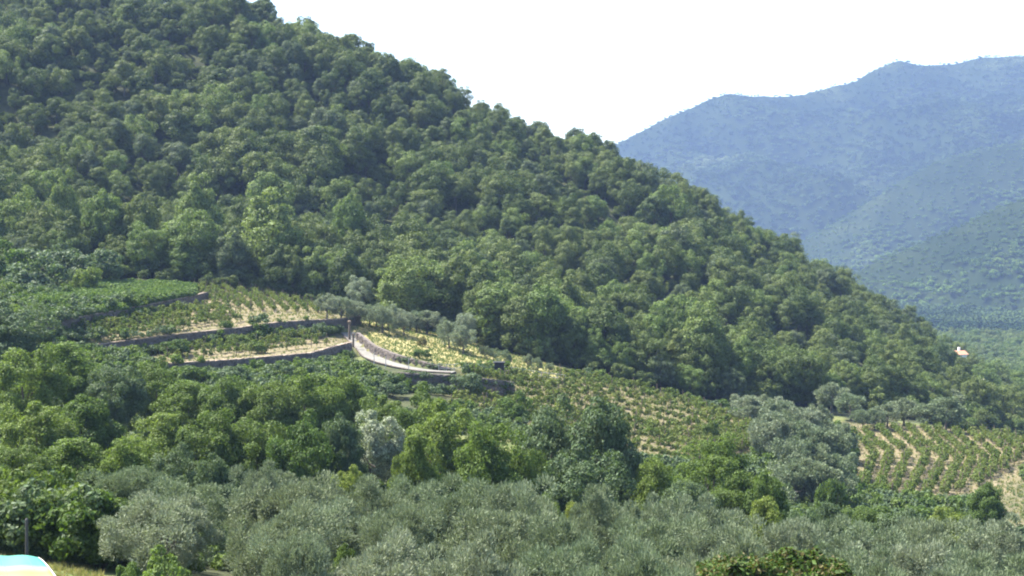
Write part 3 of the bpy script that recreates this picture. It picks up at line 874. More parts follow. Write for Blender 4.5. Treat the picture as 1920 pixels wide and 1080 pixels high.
# wooden pillar and posts by the ramp
def post(px, Y, h, r_, name, label, cat, mat='wood', cap=None, group=None):
    x = PX(px, Y); z = H(x, Y)
    root = bpy.data.objects.new(name, None); COL.objects.link(root); root.location = (x, Y, z)
    tag(root, label, cat, group)
    g = Geo(); g.tube([[0, 0, -.4], [0.02, 0, h * .5], [0, 0.03, h]], [r_, r_ * .95, r_ * .85], 7)
    obj('shaft', g.mesh('shaft', [M[mat]], True), root)
    g = Geo()
    if cap == 'knob':
        g.tube([[0, 0, h + .003], [0, 0, h + .12], [0, 0, h + .3], [0, 0, h + .42]], [r_ * .7, r_ * 1.5, r_ * 1.4, r_ * .5], 7)
    else:
        g.box((0, 0, h + .04), (r_ * 2.4, r_ * 2.4, .07))
    obj('cap', g.mesh('cap', [M[mat]]), root)
    return root
post(654, 206, 2.6, 0.20, 'wooden_pillar', 'thick brown wooden pillar at the top of the pale ramp', 'pillar', cap='knob')
post(661, 200, 1.9, 0.16, 'wooden_pillar', 'shorter leaning wooden pillar at the end of the lower wall', 'pillar')
for i, (px, Y, w) in enumerate([(700, 186, 'upper bend of'), (722, 180.5, 'lower bend of'), (765, 178, 'last straight part of')]):
    post(px, Y, 1.5, .05, 'fence_post', 'thin grey post on the outer edge of the ' + w + ' the ramp', 'post', 'steel')

# black shed-like box at the far end of the netting
def black_box():
    p = Vector((PX(936, 186), 186, 0)); p.z = H(p.x, p.y)
    root = bpy.data.objects.new('tool_hut', None); COL.objects.link(root); root.location = p
    tag(root, 'small black tool hut at the end of the dark netting on the grass slope', 'hut')
    g = Geo(); g.box((0, 0, 1.0), (1.3, 1.2, 2.4)); obj('wall_panel', g.mesh('wall_panel', [M['black_sheet']]), root)
    g = Geo(); g.box((0, 0, 2.26), (1.6, 1.5, .1), 0); obj('roof', g.mesh('roof', [M['black_sheet']]), root)
    g = Geo(); g.box((0, -0.68, .7), (.7, .05, 1.5)); obj('door', g.mesh('door', [M['dark_metal']]), root)
black_box()

# trellis wires with posts between the ramp's end and the hut
def wire_fence(pts, label, hgt=1.3, n=9):
    P = [Vector((PX(a, b), b, 0)) for a, b in pts]
    root = bpy.data.objects.new('wire_fence', None); COL.objects.link(root)
    root.location = (P[0].x, P[0].y, H(P[0].x, P[0].y)); tag(root, label, 'fence')
    o0 = root.location.copy()
    xs = np.interp(np.linspace(0, len(P) - 1, n), range(len(P)), [p.x for p in P]); ys = np.interp(np.linspace(0, len(P) - 1, n), range(len(P)), [p.y for p in P])
    zs = Hs(xs, ys)
    for x, y, z in zip(xs, ys, zs):
        g = Geo(); g.tube([[x - o0.x, y - o0.y, z - o0.z - .3], [x - o0.x, y - o0.y, z - o0.z + hgt]], .045, 6)
        obj('post', g.mesh('post', [M['steel']]), root)
    for f in (.55, .97):
        g = Geo(); g.tube([[x - o0.x, y - o0.y, z - o0.z + hgt * f] for x, y, z in zip(xs, ys, zs)], .03, 4)
        obj('wire', g.mesh('wire', [M['steel']]), root)
wire_fence([(822, 183), (880, 185), (935, 187)], 'grey wire fence running from the ramp to the black hut')
wire_fence([(945, 190), (1000, 192), (1060, 193)], 'grey wire fence running right from the black hut to the vines')

# ------------------------------------------------------------------ vines
VINE_ME = [mesh_from('vine', V, F, [M['vine']]) for V, F in PROTO['vine']]
pg = Geo(); pg.tube([[0, 0, -.3], [0, 0, 1.75]], .05, 5); POST_ME = pg.mesh('post', [M['wood']])
def vine_row(pts, label, group, spacing=1.25, scale=1.0, world_pts=False, fromhit=True, miss=0.06):
    if world_pts: P = [Vector((a, b, 0)) for a, b in pts]
    else: P = [hit(a, b, 120) for a, b in pts]
    arr = np.array([[p.x, p.y] for p in P])
    seg = np.hypot(*np.diff(arr, axis=0).T); L = np.concatenate([[0], np.cumsum(seg)])
    n = max(3, int(L[-1] / spacing))
    t = np.linspace(0, L[-1], n)
    xs = np.interp(t, L, arr[:, 0]) + rng.normal(0, .1, n); ys = np.interp(t, L, arr[:, 1]) + rng.normal(0, .1, n)
    zs = Hs(xs, ys)
    root = bpy.data.objects.new('vine_row', None); COL.objects.link(root)
    root.location = (xs[0], ys[0], zs[0]); tag(root, label, 'vine row', group)
    for i in range(n):
        if random.random() < miss: continue
        s = scale * random.uniform(.75, 1.2)
        obj('vine', random.choice(VINE_ME), root, (xs[i] - xs[0], ys[i] - ys[0], zs[i] - zs[0]), (0, 0, random.uniform(0, 6.28)), (s, s, s * random.uniform(.9, 1.15)))
    for i in list(range(0, n, 4)) + [n - 1]:
        obj('post', POST_ME, root, (xs[i] - xs[0], ys[i] - ys[0], zs[i] - zs[0]), (random.uniform(-.08, .08), random.uniform(-.08, .08), 0))
    return root
# upper vineyard: slanting rows that end on the bare strip
ends = [(402, 566), (428, 574), (448, 579), (470, 583), (493, 585), (515, 586), (537, 586), (557, 586), (576, 586), (597, 588), (618, 591)]
backs = [(364, 543), (378, 542), (396, 542), (418, 543), (443, 545), (468, 548), (494, 551), (519, 556), (543, 560), (567, 566), (594, 575)]
for i, (e, b) in enumerate(zip(ends, backs)):
    vine_row([b, e], f'{NTH[i]} slanting vine row of the upper vineyard, counted from the grass bank', 'slanting vine rows of the upper vineyard', 1.0, .7)
for i in range(6):
    a = (185 - 12 * i, 638 - 6.0 * i); b = (450 - 9 * i, 603 - 4.4 * i)
    vine_row([a, ((a[0] + b[0]) / 2, (a[1] + b[1]) / 2 + 1.5), b], f'{NTH[i]} long vine row behind the middle terrace wall, counted from the wall', 'long vine rows behind the middle terrace wall', 1.0, .85)
for i in range(4):
    a = (318 + 6 * i, 676 - 7 * i); b = (612 - 14 * i, 648 - 6.5 * i)
    vine_row([a, ((a[0] + b[0]) / 2, (a[1] + b[1]) / 2 + 3), b], f'{NTH[i]} vine row on the lower narrow terrace, counted from its edge', 'vine rows on the lower narrow terrace', 1.0, .78)
# vine covered spur: rows follow the contour and bend down its nose
for i in range(12):
    k = (i - 4.3) * 1.17
    base = [(880 + 8 * k, 174 + 3.2 * k), (1050 + 4 * k, 176 + 3.0 * k), (1180, 174 + 3.2 * k), (1280 + 4 * k, 172 + 3.1 * k), (1340 + 8 * k, 168 + 2.6 * k), (1352 + 9.5 * k, 161 + 2.0 * k)]
    if k > 4.5: base[0] = (1050, base[0][1] + 1); base[1] = (1110, base[1][1])
    vine_row([(PX(a, b), b) for a, b in base], f'{NTH[i]} contour vine row of the dome shaped spur, counted from its foot', 'contour vine rows on the spur', 0.85, .88, world_pts=True, miss=.06)
# the fan of rows at the lower right
fan = [[(1606, 822), (1640, 860), (1618, 925)], [(1622, 815), (1668, 858), (1650, 930)], [(1648, 811), (1702, 858), (1672, 935)],
       [(1676, 809), (1738, 862), (1702, 936)], [(1703, 808), (1770, 866), (1736, 938)], [(1730, 808), (1798, 868), (1770, 935)],
       [(1757, 809), (1824, 868), (1800, 925)], [(1784, 811), (1846, 866), (1832, 912)], [(1812, 813), (1868, 862), (1856, 900)], [(1840, 816), (1890, 856), (1880, 888)], [(1866, 820), (1912, 850), (1905, 872)], [(1888, 823), (1940, 846), (1935, 862)], [(1905, 826), (1965, 842), (1968, 856)]]
for i, f in enumerate(fan):
    vine_row(f, f'{NTH[i]} curving vine row of the lower right fan shaped vineyard, counted from the olives', 'curving rows of the fan shaped vineyard', 1.0, .86)

# ------------------------------------------------------------------ olives
slope_ol = [(612, 598, 552, 46), (640, 604, 558, 46), (668, 611, 566, 48), (692, 610, 572, 42), (716, 624, 574, 54), (740, 612, 578, 42), (757, 630, 587, 44), (780, 622, 586, 42),
            (800, 626, 584, 52), (818, 622, 592, 40), (842, 652, 603, 46), (868, 664, 612, 54)]
for i, (px, b_, top, w) in enumerate(slope_ol):
    plant_base('smallolive', px, b_, top - 3, w * 1.12, mat='olive', label=f'{NTH[i]} grey-green olive in the row on the grass slope, counted from the vineyard', group='olives in the row on the grass slope', name='olive_tree')
for i, (px, b_, top, w) in enumerate([(652, 600, 556, 38), (704, 612, 570, 38), (728, 618, 576, 36), (768, 620, 584, 36), (790, 618, 586, 36), (828, 632, 594, 34)]):
    plant_base('smallolive', px, b_, top, w * 1.1, mat='olive', label=f'{NTH[i]} olive of the rear file on the grass slope, counted from the vineyard', group='olives of the rear file on the grass slope', name='olive_tree')
for i, (px, b_, top, w) in enumerate([(908, 672, 648, 22), (925, 676, 652, 24), (946, 690, 655, 34), (990, 690, 662, 26), (1008, 698, 669, 26), (1030, 700, 680, 20)]):
    plant_base('smallolive', px, b_, top, w, label=f'{NTH[i]} young olive past the two big olives on the dry grass slope', group='young olives on the dry grass slope', name='young_olive_tree')
plant_top('shrub', 792, 632, 206, 22, label='tiny dark sapling standing alone in the yellow grass below the olives', cat='sapling', mat='russet', name='sapling')

# grey olive grove between the spur and the fan vineyard
gr = []
for row, (Y, tops, px0, px1, n) in enumerate([(205, 742, 1385, 1480, 4), (190, 752, 1400, 1560, 6), (176, 768, 1430, 1590, 6), (162, 790, 1440, 1590, 6), (148, 822, 1470, 1590, 4), (136, 860, 1490, 1575, 3)]):
    for j in range(n):
        px = px0 + (px1 - px0) * (j + .5) / n + random.uniform(-8, 8)
        t = tops + 26 * max(0, (px - 1520) / 60) ** 1.5 + random.uniform(-6, 6)
        o = plant_top('smallolive', px, t, Y, random.uniform(60, 84) * 170 / Y, label='-', group='olives of the grove beside the fan vineyard', mat='olive' if j % 3 == 0 else 'olive_dull', name='olive_tree')
        gr.append((o, 'grey', f'in rank {NTH[row]} from back of the grove'))
number_labels(gr, 'olive')
# orchard behind the fan
for i, (px, b_, top, w) in enumerate([(1562, 776, 742, 66), (1600, 790, 752, 60), (1622, 806, 766, 42), (1645, 806, 762, 40), (1668, 802, 762, 52), (1700, 798, 756, 60), (1738, 806, 762, 56), (1778, 808, 764, 72), (1725, 780, 746, 60), (1785, 784, 750, 60)]):
    plant_base('smallolive', px, b_, top, w * 1.15, label=f'{NTH[i]} grey olive in the orchard behind the fan vineyard, counted from the grove', group='olives behind the fan vineyard', mat='olive_dull', name='olive_tree')

# foreground olives
fore = [(225, 880, 58, 210), (330, 900, 55, 230), (490, 876, 62, 150), (560, 885, 60, 230), (700, 905, 62, 210), (770, 895, 66, 190), (880, 895, 62, 220), (980, 905, 60, 200), (1130, 925, 58, 190),
        (1240, 925, 64, 200), (1330, 950, 60, 200), (1480, 975, 60, 210), (1610, 975, 66, 200), (1760, 975, 70, 210), (1880, 975, 76, 200),
        (290, 925, 47, 250), (620, 945, 50, 250), (520, 950, 46, 220), (765, 950, 48, 190), (950, 955, 50, 250), (1050, 965, 47, 190), (1230, 975, 50, 250), (1390, 1000, 48, 240),
        (1560, 1020, 52, 240), (1700, 1010, 54, 230), (1850, 1030, 56, 240),
        (545, 1005, 39, 200), (700, 1010, 40, 260), (880, 1015, 39, 250), (1050, 1020, 40, 250), (1200, 1025, 39, 240), (1310, 1040, 41, 220), (1650, 1055, 43, 240), (1800, 1060, 44, 230)]
def fore_words(px, top, Y):
    rank = 'nearest rank' if Y < 45 else ('second rank' if Y < 53 else 'rearmost rank')
    return rank
cnt = {}
for i, (px, top, Y, w) in enumerate(sorted(fore)):
    r_ = fore_words(px, top, Y); cnt[r_] = cnt.get(r_, 0) + 1
    plant_top('olive', px, top, Y, w, label=f'{NTH[min(19, cnt[r_] - 1)]} feathery olive from the left in the {r_} of the foreground',
              group='olives of the foreground grove', mat='olive' if i % 2 else 'olive_dull', idx=i)

# ------------------------------------------------------------------ trees and shrubs between the groves and the terraces
TR = [  # px, py of top, distance, width px, material, label
    (25, 560, 150, 150, 'grey_green', 'soft yellowish green tree at the left edge level with the terraces'),
    (120, 640, 135, 150, 'bright', 'broad light green tree below the left end of the middle terrace wall'),
    (40, 650, 120, 150, 'bright', 'green tree at the left edge below the bean patch'),
    (215, 668, 125, 120, 'grey_green', 'dull green tree standing beside the left end of the lower wall'),
    (285, 672, 132, 110, 'mid_green', 'dark green tree in front of the left end of the lower wall'),
    (150, 735, 105, 150, 'mid_green', 'leafy green tree in the second row at the left'),
    (55, 745, 96, 160, 'bright', 'bright green tree at the left edge above the lawn'),
    (350, 712, 128, 130, 'bright', 'bright green tree under the left part of the lower terrace'),
    (425, 706, 126, 130, 'mid_green', 'fresh green tree under the middle of the lower terrace'),
    (500, 700, 124, 130, 'mid_green', 'dense green tree under the lower terrace, right of centre'),
    (575, 690, 126, 140, 'bright', 'tall fresh green tree under the right end of the lower terrace'),
    (650, 692, 128, 120, 'bright', 'bright leafy tree just below the bend of the ramp'),
    (715, 735, 118, 110, 'mid_green', 'green tree below the ivy grown wall'),
    (300, 772, 100, 150, 'bright', 'green tree behind the leftmost foreground olives'),
    (390, 770, 98, 140, 'mid_green', 'dark leafy tree in the thicket left of the silver tree'),
    (480, 765, 98, 150, 'mid_green', 'large dark green tree in the middle of the thicket'),
    (565, 775, 95, 140, 'mid_green', 'dense dark tree directly left of the silver leaved tree'),
    (640, 770, 97, 110, 'grey_green', 'grey-green tree touching the silver leaved tree from the left'),
    (700, 762, 108, 122, 'silver', 'silvery white leaved tree in the middle of the thicket'),
    (130, 820, 82, 170, 'bright', 'big green tree behind the bushy hedge of the lawn'),
    (235, 820, 82, 140, 'bright', 'light green tree behind the leftmost foreground olive'),
    (20, 820, 78, 150, 'mid_green', 'leafy green tree at the left edge behind the dark thicket'),
    (330, 830, 78, 120, 'grey_green', 'pale leafed tree rising between two foreground olives'),
    (400, 845, 74, 100, 'grey_green', 'dull tree with grey foliage behind the foreground olives'),
    (830, 740, 100, 160, 'bright', 'bright grass green tree right of the silver leaved tree'),
    (780, 808, 84, 110, 'bright', 'small bright green tree below the bright grass green tree'),
    (925, 792, 90, 150, 'bright', 'vivid green bushy tree left of the big airy tree'),
    (990, 820, 92, 100, 'mid_green', 'dark green tree between the vivid bush and the airy tree'),
    (1030, 745, 97, 150, 'grey_green', 'left half of the airy grey-green tree pair on the vine spur'),
    (1125, 738, 95, 170, 'grey_green', 'big airy grey-green tree with dark limbs in front of the vine spur'),
    (1100, 830, 84, 160, 'grey_green', 'shaded grey-green tree under the big airy tree'),
    (1230, 858, 92, 110, 'bright', 'fresh green shrubby tree right of the airy tree'),
    (1340, 822, 108, 130, 'bright', 'fresh green tree at the foot of the striped vine rows'),
    (1290, 880, 86, 120, 'grey_green', 'grey-green rough tree in front of the fresh green tree'),
    (1385, 870, 92, 130, 'mid_green', 'round green tree beside the grey olive grove'),
    (1440, 880, 90, 110, 'mid_green', 'dark green tree left of the olive grove in front of the fan vineyard'),
    (650, 868, 74, 100, 'yellow_green', 'yellow-green slim tree standing below the silver leaved tree'),
    (1075, 908, 60, 80, 'yellow_green', 'yellow-green tree poking out of the foreground olives'),
    (1130, 928, 58, 60, 'yellow_green', 'smaller yellow-green shrub beside the yellow-green tree'),
    (1640, 934, 100, 120, 'mid_green', 'olive coloured bushy tree under the left end of the fan vineyard'),
    (1706, 950, 92, 130, 'grey_green', 'round green bush tree below the middle of the fan vineyard'),
    (1856, 902, 122, 90, 'mid_green', 'dark shrub tree at the right end of the fan vineyard'),
    (1780, 945, 92, 110, 'yellow_green', 'yellowish tree below the right half of the fan vineyard'),
    (1560, 940, 92, 90, 'grey_green', 'tangled shrub tree below the grey olive grove'),
    (1770, 640, 310, 60, 'grey_green', 'pale tree on the end of the ridge left of the small white house'),
    (1010, 905, 64, 90, 'bright', 'fresh green tree rising between the middle foreground olives'),
    (1385, 962, 55, 70, 'bright', 'small fresh green tree between the right foreground olives'),
    (640, 985, 44, 70, 'mid_green', 'small green tree amid the nearest foreground olives'),
    (165, 905, 56, 90, 'grey_green', 'pale green tree left of the leftmost foreground olive'),
    (1440, 930, 76, 110, 'yellow_green', 'yellow-green tree above the rightmost foreground olives'),
    (1500, 955, 80, 100, 'grey_green', 'pale green tree at the foot of the grey olive grove'),
    (1838, 985, 96, 90, 'grey_green', 'scrubby tree beside the bare ochre ground at the right'),
    (790, 722, 116, 120, 'mid_green', 'green tree filling the hollow right of the ivy grown wall'),
]
for i, (px, top, Y, w, mt, lab) in enumerate(TR):
    plant_top('mid', px, top, Y, w * 1.12, label=lab, mat=mt, idx=i)
# bushes around the bean patch
for px, top, Y, w, mt, lab in [(60, 470, 226, 120, 'grey_green', 'soft grey-green bushy tree behind the bean patch at the left edge'),
                               (60, 492, 205, 110, 'grey_green', 'brownish olive bush tree standing over the bean patch'),
                               (190, 470, 226, 90, 'grey_green', 'grey-green round tree at the right end of the bush belt'),
                               (120, 462, 232, 110, 'grey_green', 'dull green tree at the back of the bush belt'),
                               (-20, 470, 215, 130, 'mid_green', 'green tree cut by the left edge above the bean patch'),
                               (160, 498, 214, 60, 'bright', 'lime green bush in the middle of the bean patch')]:
    plant_top('shrub', px, top, Y, w * 1.15, label=lab, mat=mt, name='broadleaf_tree')
for px, top, Y, w, mt, lab in [(100, 885, 57, 150, 'mid_green', 'dark leafed bushy tree behind the lawn beside the leftmost foreground olive'),
                               (0, 870, 57, 190, 'mid_green', 'dark shaded bushy tree at the left edge right behind the lawn')]:
    plant_top('shrub', px, top, Y, w, label=lab, mat=mt, name='broadleaf_tree')
# light tree behind the olive row, silver bush beside it
plant_top('edge', 762, 488, 232, 150, label='large pale green dome shaped tree right behind the row of small olives', mat='forest_light', idx=1)
plant_top('mid', 676, 518, 236, 60, label='silvery grey bush tree left of the dome shaped pale tree', mat='silver', idx=2)
plant_top('mid', 873, 580, 222, 50, label='silvery grey bush tree behind the two biggest slope olives', mat='silver', idx=3)
plant_top('forest', 1110, 247, 398, 60, label='big round tree standing free on the skyline notch of the ridge', mat='forest', idx=0)
plant_top('forest', 1144, 262, 396, 46, label='dark tree at the drop of the skyline next to the far mountain', mat='forest', idx=1)

# shrubs
SH = [(565, 1050, 36, 100, 'yellow_green', 'lime yellow shrub at the bottom edge of the picture'),
      (300, 1035, 42, 130, 'bean', 'broad leafed pale shrub at the foot of the leftmost olive'),
      (230, 1050, 44, 60, 'bean', 'small broad leafed shrub beside the striped awning'),
      (600, 606, 201, 36, 'grey_green', 'grey-green shrub at the foot of the long terrace wall'),
      (420, 612, 192, 30, 'mid_green', 'small shrub growing over the coping of the long terrace wall'),
      (445, 625, 188, 50, 'mid_green', 'dark shrub hanging down the long terrace wall'),
      (330, 640, 181, 60, 'mid_green', 'dark shrub in front of the left part of the long terrace wall'),
      (480, 640, 184, 40, 'mid_green', 'low dark shrub below the long terrace wall at its middle'),
      (350, 704, 158, 90, 'mid_green', 'wide dark shrub at the foot of the lower wall'),
      (430, 706, 160, 80, 'grey_green', 'wide grey shrub at the foot of the lower wall'),
      (520, 704, 166, 80, 'grey_green', 'grey shrub under the right part of the lower wall'),
      (735, 716, 164, 60, 'grey_green', 'rough shrub above the ivy grown wall'),
      (880, 700, 170, 70, 'grey_green', 'grey-green bush in front of the wire fence'),
      (965, 738, 160, 80, 'mid_green', 'spreading bush left of the vine spur'),
      (790, 655, 190, 40, 'mid_green', 'bush hanging over the ramp wall'),
      (1335, 790, 170, 40, 'mid_green', 'dark bush at the start of the striped vine rows'),
      (1800, 945, 126, 60, 'mid_green', 'green bush below the fan vineyard rows'),
      (1560, 880, 130, 70, 'mid_green', 'dark bush at the foot of the grey olive grove')]
for i, (px, top, Y, w, mt, lab) in enumerate(SH):
    plant_top('shrub', px, top, Y, w, label=lab, cat='shrub', mat=mt, idx=i)
# dark hedge with reddish leaves at the bottom right
g = Geo()
hedge = bpy.data.objects.new('hedge', None); COL.objects.link(hedge)
hp = Vector((PX(1460, 30), 30, 0)); hp.z = H(hp.x, 30); hedge.location = hp
tag(hedge, 'dark loose hedge with reddish leaf tips at the bottom edge', 'hedge')
r_ = np.random.default_rng(77)
hh = PZ(1042, 30) - hp.z
n_ = 26000
bx = r_.uniform(-1.6, 1.6, n_); by = r_.uniform(-.8, .8, n_)
topz = hh - .1 - .30 * (bx / 1.6) ** 4 + 0.5 * fbm(bx * 1.6, by * 1.6, 4, 6)
bz = topz - np.abs(r_.normal(0, .25, n_)); side = r_.random(n_) < .45
bz = np.where(side, r_.uniform(0, 1, n_) * topz, bz); by = np.where(side, -.8 + r_.normal(0, .08, n_), by)
V, F = leaves(r_, np.stack([bx, by, bz], 1), np.stack([0 * bx, np.where(side, -1, -.2), np.where(side, .3, 1)], 1).astype(float), n_, .13, .07, .9)
obj('foliage', mesh_from('foliage', V, F, [M['mid_green'], M['russet']], mat_idx=(r_.random(n_) < .3).astype(int)), hedge)
g = Geo()
for x in (-1.2, -.4, .4, 1.2): g.tube([[x, 0, -.3], [x + .1, 0, hh * .5], [x, 0, hh * .85]], [.05, .04, .02], 5)
obj('stem', g.mesh('stem', [M['bark']]), hedge)

# ------------------------------------------------------------------ small stuff: bean patch, ivy, undergrowth, grass
def small_plant(seed, R, Hh, ncl, per, leaf, mat, width=None):
    V, F = crown(seed, R, Hh, ncl, per, leaf, clump=(.3, .5), bottom=-.3, width=width)
    return mesh_from('leafy_plant', V + np.array([0, 0, Hh * .42]), F, [M[mat]])
def tuft(seed, n, h, w, mat, spread=.25):
    r = np.random.default_rng(seed); V = []; F = []
    for i in range(n):
        a = r.uniform(0, 6.28); p = np.array([math.cos(a), math.sin(a), 0]) * r.uniform(0, spread)
        lean = np.array([math.cos(a), math.sin(a), 0]) * r.uniform(.05, .5) * h; hh = h * r.uniform(.6, 1.2)
        s = np.array([-math.sin(a), math.cos(a), 0]) * w / 2
        b = len(V); V += [p - s, p + s, p + s * .6 + lean * .4 + [0, 0, hh * .6], p - s * .6 + lean * .4 + [0, 0, hh * .6], p + lean + [0, 0, hh]]
        F += [[b, b + 1, b + 2, b + 3]]; 
    T = [[5 * i + 3, 5 * i + 2, 5 * i + 4] for i in range(n)]
    return mesh_from('grass_tuft', V, [np.array(F), np.array(T)], [M[mat]])
UNDER = [small_plant(31, .9, 1.1, 9, 40, .24, 'mid_green'), small_plant(32, 1.0, 1.3, 9, 40, .24, 'grey_green'), small_plant(33, .8, .9, 8, 40, .22, 'bright')]
BEAN = [small_plant(41, .6, .8, 7, 30, .26, 'bean', .2), small_plant(42, .6, .7, 7, 30, .28, 'bean', .22)]
TUFTS = [tuft(51, 16, .55, .05, 'grass_dry'), tuft(52, 16, .45, .05, 'grass_dry', .3), tuft(53, 14, .4, .05, 'grass_green'), tuft(54, 16, .5, .05, 'grass_green')]

def in_zone(poly, n):
    lo, hi = poly.min(0), poly.max(0)
    x = rng.uniform(lo[0], hi[0], n); y = rng.uniform(lo[1], hi[1], n)
    m = inside(poly, x, y); return x[m], y[m]
def do_scatter(name, x, y, srcs_, idx, smin, smax, label, cat, dz=0.0):
    s = rng.uniform(smin, smax, len(x)) * np.where(y < 66, .5, 1); z = Hs(x, y) + dz
    scatter(name, np.stack([x, y, z], 1), np.stack([0 * x, 0 * x, rng.uniform(0, 6.28, len(x))], 1), np.stack([s, s, s * rng.uniform(.8, 1.2, len(x))], 1), idx, srcs_, label, cat)

# bean patch on the uppermost terrace, spilling over its wall
x, y = in_zone(np.array(worldline([(40, 172.5), (140, 181.6), (270, 197.6), (362, 213.5), (362, 232), (200, 228), (60, 205), (20, 182)])), 9000)
do_scatter('bean_plants', x, y, BEAN, rng.integers(0, 2, len(x)), .8, 1.5, 'leafy green bean plants spilling over the uppermost stone wall', 'bean plants')
# undergrowth filling the hollow
x = rng.uniform(-75, 90, 27000); y = rng.uniform(54, 205, 27000); k = (y > 66) | (x < -12); x, y = x[k], y[k]
pX = pix((x, y, Hs(x, y)))[0]
m = (pX > -200) & (pX < 2120)
for zn in (Z_T1, Z_T2, Z_SLOPE, Z_FAN, Z_BARE, Z_FIELD, Z_SPUR): m &= ~inside(zn, x, y)
pth, _, _ = _poly_dist(np.concatenate([pxy, np.zeros((40, 1))], 1), x, y); m &= pth > 1.9; m &= ~((pth < 9) & (y < 203) & (np.abs(pX - 755) < 115))
m &= fbm(x / 8, y / 8, 2, 12) > -0.28
dl_, sl_, _ = _poly_dist(wall_pts['lower'][0], x, y); m &= ~((dl_ < 5.0) & (pX > 380)); m &= ~((np.abs(pX - 936) < 22) & (y > 170) & (y < 190))
x, y = x[m], y[m]
do_scatter('undergrowth', x, y, UNDER, rng.integers(0, 3, len(x)), .6, 1.5, 'low green undergrowth between the trees of the hollow', 'undergrowth')
# thick low bushes closing off the lawn
yy_ = rng.uniform(50, 61, 420); xx_ = PX(1, 1) * 0 + rng.uniform(-.40, -.288, 420) * yy_
do_scatter('lawn_bushes', xx_, yy_, [joined('shrub', 0), joined('shrub', 1, 'grey_green'), joined('shrub', 2)], rng.integers(0, 3, 420), 1.0, 2.2, 'dark low bushes closing off the far side of the lawn', 'undergrowth')
# ivy over the shadowed wall and the ramp wall
P = wall_pts['ivy'][0]; t = rng.uniform(0, len(P) - 1, 260)
x = np.interp(t, range(len(P)), P[:, 0]) + rng.normal(0, .25, 260); y = np.interp(t, range(len(P)), P[:, 1]) + .5 + rng.normal(0, .4, 260)
P3 = wall_pts['path'][0]; t3 = rng.uniform(2.2, len(P3) - 1, 110)
x = np.concatenate([x, np.interp(t3, range(len(P3)), P3[:, 0])]); y = np.concatenate([y, np.interp(t3, range(len(P3)), P3[:, 1]) + .7])
do_scatter('ivy', x, y - .35, UNDER, rng.integers(0, 2, len(x)), .35, .8, 'ivy tumbling over the shadowed wall below the ramp', 'ivy', -.75)
wx_, wy_ = [], []
for k, n_w, off in (('upper', 120, -.9), ('middle', 260, -1.0), ('lower', 110, -1.2), ('upper', 60, .2)):
    P = wall_pts[k][0]; t = rng.uniform(0, len(P) - 1.25, n_w); t = t[fbm(t * 1.7, 0 * t + off, 2, 8) > -.1]
    wx_.append(np.interp(t, range(len(P)), P[:, 0]) - off * .5 + rng.normal(0, .25, len(t))); wy_.append(np.interp(t, range(len(P)), P[:, 1]) + off + rng.normal(0, .35, len(t)))
x, y = np.concatenate(wx_), np.concatenate(wy_)
do_scatter('wall_weeds', x, y, UNDER, rng.integers(0, 3, len(x)), .4, 1.1, 'weeds growing along the feet and tops of the terrace walls', 'weeds')
# grass
gxs, gys, gid = [], [], []
for poly, n, dryp in ((Z_SLOPE, 11000, .8), (Z_T1, 5200, .45), (Z_T2, 1400, .5), (Z_SPUR, 9000, .35), (Z_FAN, 5200, .35), (Z_LAWN, 12000, .1), (Z_BARE, 4500, .75)):
    x, y = in_zone(poly, n)
    pth, _, _ = _poly_dist(np.concatenate([pxy, np.zeros((40, 1))], 1), x, y); k = pth > 1.35
    x, y = x[k], y[k]
    gxs.append(x); gys.append(y); gid.append(np.where(rng.random(len(x)) < dryp, rng.integers(0, 2, len(x)), rng.integers(2, 4, len(x))))
x, y, gi_ = np.concatenate(gxs), np.concatenate(gys), np.concatenate(gid)
do_scatter('grass', x, y, TUFTS, gi_, .3, .75, 'dry and green grass on the slope, the terraces and the lawn', 'grass')

